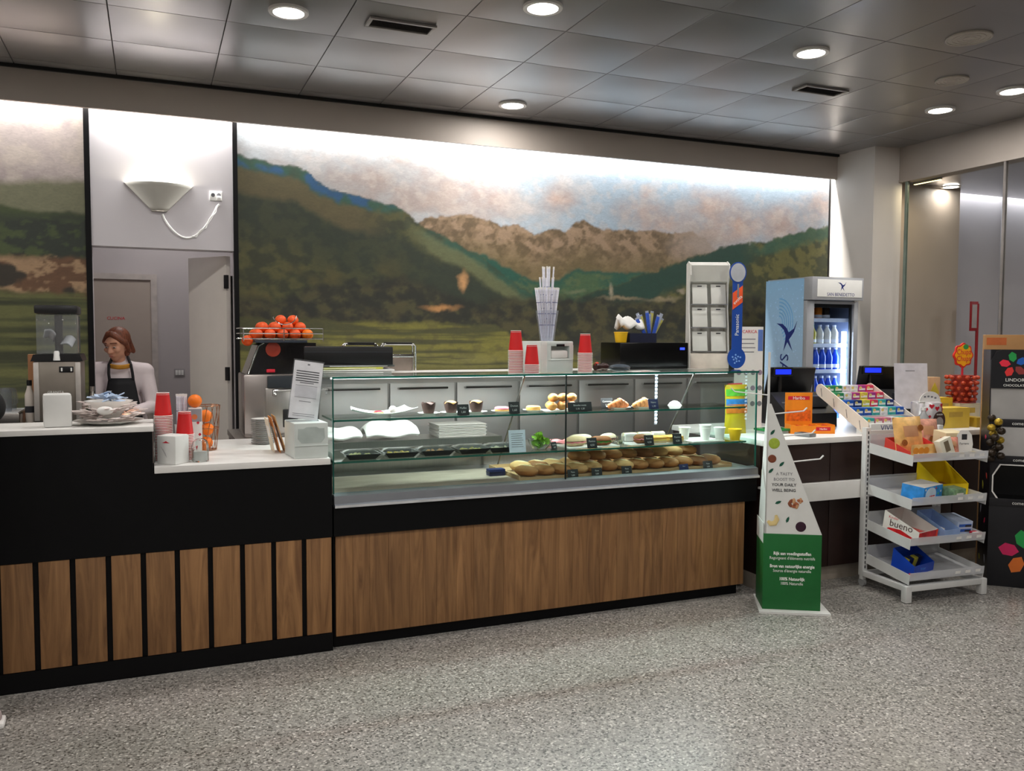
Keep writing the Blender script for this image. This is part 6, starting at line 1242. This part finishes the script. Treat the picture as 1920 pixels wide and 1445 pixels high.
MB().at((-.115, .004, .535)).tube([(-.028, 0, .0), (-.012, 0, -.016), (.012, 0, -.012), (.024, 0, .01), (.018, 0, .036)], [.008, .015, .017, .015, .007], 10).build('cashew_print', mat('cashew', (214, 190, 130), .5), st).scale = (1, .1, 1)
# ================================================================== BLACK FLOOR DISPLAY WITH FLOWER PRINT
fd = thing('chocolate_floor_display', 'black cardboard floor display with flower emblems and open bins', 'display stand', (4.99, 3.90, 0), math.radians(-43))
FB = mat('display_black', (16, 16, 22), .4, var=.06); SILV = mat('bin_silver', (176, 174, 172), .35, .3, var=.12, scale=4); W = .56
MB().box(0, W, 0, .40, 0, .54, .002).build('lower_case', FB, fd)
MB().prism([(0, .54), (.40, .54), (.40, 1.53), (.12, 1.53), (.10, 1.05), (.03, .98), (.03, .86), (0, .80)], -.001, .006, 'yz').build('side_cheek', FB, fd); MB().prism([(0, .54), (.40, .54), (.40, 1.53), (.12, 1.53), (.10, 1.05), (.03, .98), (.03, .86), (0, .80)], W-.006, W+.001, 'yz').build('side_cheek', FB, fd)
MB().box(0, W, .392, .40, .54, 1.53).build('back_panel', FB, fd)
hb = [(.0, 1.28), (W, 1.28), (W, 1.46), (W-.03, 1.52), (W-.06, 1.53), (.06, 1.53), (.03, 1.52), (0, 1.46)]
MB().prism(hb, .10, .112).build('header', FB, fd)
MB().prism([(.11, 1.08), (.20, 1.08), (.36, 1.28), (.11, 1.28)], .006, W-.006, 'yz').build('upper_bin', SILV, fd)
MB().prism([(.03, .83), (.12, .83), (.30, 1.03), (.05, 1.03)], .05, W-.05, 'yz').build('middle_bin', SILV, fd)
for z, y in ((1.03, .085), (.80, .015), (.525, -.006)):
    MB().box(0, W, y, y+.012, z, z+.05, .002).build('bin_lip', FB, fd); text('come ti gusta la vita', .03, WHITEINK, fd, (.25, y-.0006, z+.024))
ring = [(.06, .56), (W-.06, .56), (W-.02, .62), (W-.02, .72), (W-.06, .79), (.06, .79), (.02, .72), (.02, .62)]
out = [(W/2+(x-W/2)*1.03, .675+(z-.675)*1.06) for x, z in ring]
fr_ = [(.0, .54), (W, .54), (W, .62), (W, .72), (W, .80), (0, .80), (0, .72), (0, .62)]
def annulus(o_, i_, y0, y1):
    n = len(o_); vs = [(x, y, z) for y in (y0, y1) for p in (o_, i_) for x, z in p]; q = []
    for k in range(n):
        j = (k+1) % n; q += [(k, j, n+j, n+k), (2*n+k, 3*n+k, 3*n+j, 2*n+j), (k, 2*n+k, 2*n+j, j), (n+k, n+j, 3*n+j, 3*n+k)]
    return MB().raw(vs, q)
annulus(fr_, ring, .0, .006).build('front_frame', FB, fd); annulus(out, ring, -.003, 0).build('opening_outline', PAPER, fd)
MB().box(.006, W-.006, .006, .392, .80, .806).build('bin_roof', FB, fd)
PC = [(30, 150, 70), (30, 100, 190), (150, 60, 50), (214, 110, 40), (200, 30, 90)]
def flower(cx, cz, s, y, cols):
    for k in range(5):
        a = PI/2+.15-2*PI*k/5; pts = [(.2, 0), (.42, .24), (.78, .26), (1, 0), (.78, -.26), (.42, -.24)]
        MB().prism([(cx+s*(p*math.cos(a)-q*math.sin(a)), cz+s*(p*math.sin(a)+q*math.cos(a))) for p, q in pts], y-.0012, y).build('petal', mat('petal_%d%d' % (cols[k][0], cols[k][2]), cols[k], .45, var=.05), fd)
flower(.13, 1.435, .085, .10, [(30, 150, 70), (20, 90, 180), (140, 50, 50), (220, 50, 50), (224, 40, 66)]); flower(.21, .23, .15, 0, PC)
text('LINDOR', .03, WHITEINK, fd, (.14, .0994, 1.335)); text('CHOCOLATE', .022, WHITEINK, fd, (.14, .0994, 1.30))
for k, (y, z) in enumerate(((.2, .95), (.12, .70), (.25, .62), (.3, .45), (.14, .40), (.22, .25), (.3, .12), (.1, .15))): MB().at((0, y, z), (.6*k, 0, 0)).prism([(-.03, 0), (-.01, .014), (.01, .014), (.03, 0), (.01, -.014), (-.01, -.014)], -.0018, -.001, 'yz').build('petal', mat('petal_side_%d' % (k % 4), ((200, 40, 80), (190, 60, 50), (200, 190, 60), (150, 150, 160))[k % 4], .5), fd)
bxk = thing('shipping_carton', 'brown cardboard carton standing behind the black floor display header', 'box', fd.matrix_basis @ Vector((.285, .452, 0)), math.radians(-43)); MB().box(-.28, .28, -.05, .04, 0, 1.63, .003).build('carton', mat('carton_brown', (176, 132, 84), .8, var=.06), bxk); MB().box(-.27, -.15, -.0508, -.05, 1.56, 1.61).build('orange_stamp', mat('stamp_orange', (190, 100, 50), .7), bxk)
gbag = thing('gold_sweets_bag', 'gold and dark wrapped sweets heap bulging from the side of the display', 'sweets', fd.matrix_basis @ Vector((.02, -.045, .80)), 0)
for k in range(14): MB().sphere((.03*math.sin(k*2.4), .03*math.cos(k*2.4), .035+.02*k), (.026, .026, .024), 8, 6).build('wrapped_sweet', (mat('foil_gold', (180, 150, 50), .25, .5, var=.3, scale=60), mat('foil_dark', (50, 40, 30), .3, .3))[k % 2 if k > 5 else 1], gbag)
# ================================================================== PEOPLE
SKIN = mat('skin', (206, 152, 124), .5, var=.05, scale=20, sss=.05)
def caps(mb, p, q, r0, r1, n=14):
    p, q = Vector(p), Vector(q); k = 6
    mb.tube([p+(q-p)*i/k for i in range(k+1)], [r0+(r1-r0)*i/k for i in range(k+1)], n); mb.sphere(p, r0, n, 8); mb.sphere(q, r1, n, 8)
def ell(mb, c, r, rot=(0, 0, 0)): mb.at(c, rot).sphere((0, 0, 0), r, 18, 12); mb.at()
def fuse(mb, name, m, parent, vox=.008, it=6):
    o = mb.build(name, m, parent, fix=True); r = o.modifiers.new('fuse', 'REMESH'); r.mode = 'VOXEL'; r.voxel_size = vox; r.use_smooth_shade = True
    s = o.modifiers.new('relax', 'SMOOTH'); s.factor = .5; s.iterations = it; return o
def hand(mb, w, d, up):
    """palm and five fingers curling from wrist w along d"""
    d = Vector(d).normalized(); up = Vector(up).normalized(); sd = d.cross(up).normalized(); w = Vector(w)
    caps(mb, w, w+d*.05, .022, .026)
    ell(mb, w+d*.055, (.036, .036, .02))
    for k in range(4):
        b0 = w+d*.08+sd*(-.03+.02*k); L = (.026, .031, .030, .023)[k]; caps(mb, b0, b0+d*L-up*.006, .0095, .009, 8); caps(mb, b0+d*L-up*.006, b0+d*(L*1.7)-up*.024, .009, .008, 8); caps(mb, b0+d*(L*1.7)-up*.024, b0+d*(L*1.9)-up*.042, .008, .007, 8)
    b0 = w+d*.03-sd*.03; caps(mb, b0, b0+d*.025-sd*.02-up*.008, .012, .010, 8); caps(mb, b0+d*.025-sd*.02-up*.008, b0+d*.052-sd*.022-up*.018, .010, .008, 8)
def person(loc, rz, label, P):
    t = thing('person', label, 'person', loc, rz); H = P['h']; s = H/1.66
    hc = Vector(P['head']); nk = Vector(P['neck']); b = MB()
    # head: skull, jaw, nose, ears, brow
    yaw, tilt = P['look']; R = Matrix.Rotation(yaw, 4, 'Z') @ Matrix.Rotation(tilt, 4, 'X')
    def hp(v): return hc+R @ Vector(v)
    ell(b, hp((0, .012, .02)), (.074, .092, .092), (tilt, 0, yaw)); ell(b, hp((0, -.022, -.045)), (.054, .062, .062), (tilt, 0, yaw)); ell(b, hp((0, -.052, -.088)), (.026, .024, .022), (tilt, 0, yaw))
    caps(b, hp((0, -.082, .012)), hp((0, -.104, -.03)), .009, .014, 8); ell(b, hp((-.012, -.094, -.034)), (.009, .009, .008)); ell(b, hp((.012, -.094, -.034)), (.009, .009, .008)); ell(b, hp((0, -.080, -.062)), (.022, .010, .010), (tilt, 0, yaw))
    for sx in (-1, 1): ell(b, hp((sx*.076, .012, -.01)), (.010, .018, .03), (tilt, 0, yaw)); ell(b, hp((sx*.04, -.062, -.02)), (.024, .018, .022)); caps(b, hp((sx*.014, -.083, .032)), hp((sx*.05, -.068, .03)), .009, .008, 8)
    caps(b, nk+Vector((0, .01, -.04)), hc+Vector((0, .015, -.05)), .05, .046)
    sh = P['shoulders']; el = P['elbows']; wr = P['wrists']; pv = Vector(P['pelvis'])
    ell(b, pv, (.155*s, .105*s, .11*s)); ell(b, pv.lerp(nk, .35), (.125*s, .09*s, .12*s)); ell(b, pv.lerp(nk, .7), (.15*s, .1*s, .15*s))
    for i, sx in enumerate((-1, 1)):
        caps(b, nk+Vector((0, 0, -.05)), sh[i], .05, .05); caps(b, sh[i], el[i], .047*s, .037*s); caps(b, el[i], wr[i], .036*s, .024*s)
        hd_ = Vector(wr[i])-Vector(el[i]); hand(b, wr[i], hd_+Vector(P.get('handbend', (0, 0, 0))), (0, 0, 1) if abs(hd_.normalized().z) < .8 else (0, -1, 0))
        hip, kn, an = P['legs'][i]; caps(b, hip, kn, .082*s, .055*s); caps(b, kn, an, .052*s, .035*s); caps(b, Vector(an)+Vector((0, .02, -.04)), Vector(an)+Vector((0, -.13, -.05)), .036, .03)
    fuse(b, 'body', SKIN, t)
    # eyes, brows, lips
    for sx in (-1, 1):
        e = MB(); ell(e, hp((sx*.030, -.0765, .002)), (.012, .006, .005), (tilt, 0, yaw)); e.build('eye', mat('eye_white', (176, 168, 162), .4), t); e = MB(); ell(e, hp((sx*.030, -.0815, .001)), (.0055, .002, .0045), (tilt, 0, yaw)); e.build('iris', mat('iris_brown', (50, 30, 20), .2), t); e = MB(); caps(e, hp((sx*.016, -.093, .036)), hp((sx*.052, -.074, .034)), .004, .003, 8); e.build('eyebrow', P['hairm'], t)
    e = MB(); ell(e, hp((0, -.0895, -.063)), (.018, .0045, .0045), (tilt, 0, yaw)); e.build('lips', mat('lips', (172, 100, 88), .45), t)
    # hair
    h = MB()
    ell(h, hp((0, .03, .038)), (.084, .092, .088), (tilt, 0, yaw)); 
    for sx in (-1, 1):
        caps(h, hp((sx*.012, -.058, .098)), hp((sx*.074, -.028, .03)), .020, .018, 10); caps(h, hp((sx*.078, -.01, .02)), hp((sx*.078, .022, -.06)), .018, .014, 10)
    caps(h, hp((0, .09, .0)), hp((0, .075, -.08)), .055, .04)
    if P.get('tail'): caps(h, hp((.01, .115, -.01)), hp((.03, .135, -.09)), .032, .018)
    fuse(h, 'hair', P['hairm'], t, .007, 4)
    # clothes
    c = MB(); up = P['coat']
    ell(c, pv.lerp(nk, .35), (.145*s+up, .112*s+up, .15*s)); ell(c, pv.lerp(nk, .72), (.168*s+up, .118*s+up, .16*s)); ell(c, pv+Vector((0, 0, .04)), (.165*s+up, .118*s+up, .13*s))
    if up > .01: caps(c, pv, pv+Vector((0, 0, -.22)), .16*s+up*.5, .17*s+up*.5, 18)
    for i in range(2): caps(c, Vector(sh[i])*.35+nk*.65+Vector((0, 0, -.035)), sh[i], .066+up, .068*s+up); caps(c, sh[i], el[i], .062*s+up, .054*s+up); caps(c, el[i], Vector(wr[i])*.93+Vector(el[i])*.07, .052*s+up, .042*s+up*.5)
    caps(c, nk+Vector((0, .012, -.06)), nk+Vector((0, .012, -.0)), .062, .055)
    fuse(c, P['topname'], P['topm'], t, .009, 5)
    c = MB(); ell(c, pv, (.172*s, .122*s, .11*s))
    for i in range(2): hip, kn, an = P['legs'][i]; caps(c, hip, kn, .095*s, .068*s); caps(c, kn, Vector(an)+Vector((0, 0, .01)), .066*s, .056*s)
    fuse(c, 'trousers', P['legm'], t, .011, 4)
    for i in range(2):
        an = Vector(P['legs'][i][2]); c = MB(); d_ = Matrix.Rotation(P['toes'][i], 3, 'Z') @ Vector((0, -1, 0))
        caps(c, an+Vector((0, .02, -.035))-d_*.01, an+d_*.17+Vector((0, 0, -.045)), .048, .04, 14); caps(c, an+Vector((0, .0, .01)), an+Vector((0, 0, -.03)), .05, .052); o = fuse(c, 'shoe', P['shoem'], t, .008, 3)
        so = MB(); pr_ = an+d_*.075; so.at((pr_.x, pr_.y, 0), (0, 0, P['toes'][i])).box(-.05, .05, -.145, .135, .0, .026, .02); so.build('sole', P['solem'], t)
    return t
wm = dict(h=1.62, head=(-.02, -.035, 1.535), neck=(0, .01, 1.41), look=(-.55, .28), pelvis=(.02, .05, .93), shoulders=[(-.165, .0, 1.345), (.165, .01, 1.335)], elbows=[(-.165, -.03, 1.09), (.215, -.06, 1.08)],
          wrists=[(-.02, -.24, 1.06), (.11, -.27, 1.07)], legs=[((-.085, .05, .88), (-.09, .03, .48), (-.095, .06, .085)), ((.10, .05, .88), (.11, .03, .48), (.115, .06, .085))], toes=(-.15, .15),
          hairm=mat('hair_auburn', (112, 62, 40), .5, var=.45, scale=26, stretch=(3, 3, 1)), tail=True, topm=mat('blouse_white', (222, 210, 212), .75, var=.04), topname='blouse', coat=0, legm=mat('dark_trousers', (26, 26, 30), .8), shoem=BLACKP, solem=BLACKP)
w = person((-.215, 6.90, 0), 0, 'woman in a white blouse and black apron standing in the doorway looking down', wm)
AP = mat('apron_black', (14, 15, 20), .7, var=.08)
def apf(u, v):
    z = 1.295-.84*v; hw = .085+.07*min(1, v*2.2); a = (u-.5)*2; return (a*hw+.008, -.128-.02*math.sin(PI*v)+.022*a*a, z)
a_ = MB().grid(apf, 16, 16).build('apron', AP, w); a_.modifiers.new('thick', 'SOLIDIFY').thickness = .006
for sx in (-1, 1): MB().tube([(sx*.078+.008, -.112, 1.285), (sx*.078+.004, -.116, 1.33), (sx*.072, -.098, 1.39), (sx*.05, -.01, 1.445)], .010, 8).build('apron_strap', AP, w)
MB().grid(lambda u, v: ((u-.5)*.15, -.128+.05*(2*u-1)**2-.012*v, 1.368+.03*v-.01*math.sin(PI*u)), 12, 3).build('scarf', mat('scarf_ochre', (206, 146, 50), .7), w, fix=False).modifiers.new('thick', 'SOLIDIFY').thickness = .008

pm2 = dict(h=1.72, head=(0, -.02, 1.63), neck=(0, .01, 1.48), look=(0, .12), pelvis=(0, .02, .98), shoulders=[(-.19, .0, 1.42), (.19, .0, 1.42)], elbows=[(-.22, -.0, 1.15), (.16, -.205, 1.30)],
          wrists=[(-.20, -.10, .93), (.10, -.13, 1.52)], legs=[((-.09, .02, .92), (-.10, .0, .50), (-.12, .08, .085)), ((.09, .02, .92), (.06, -.03, .50), (.0, -.045, .085))], toes=(-.1, .05),
          hairm=mat('hair_dark', (34, 26, 22), .5, var=.3, scale=50), tail=False, topm=mat('coat_black', (12, 12, 14), .8, var=.1), topname='coat', coat=.02, legm=mat('jeans_dark', (30, 32, 42), .85, var=.1), shoem=mat('shoe_grey', (176, 160, 158), .6, var=.06), solem=mat('sole_white', (226, 224, 220), .6))
person((-.848, 3.98, 0), PI/2, 'person in a black coat and pale trainers standing at the tall end of the bar', pm2)
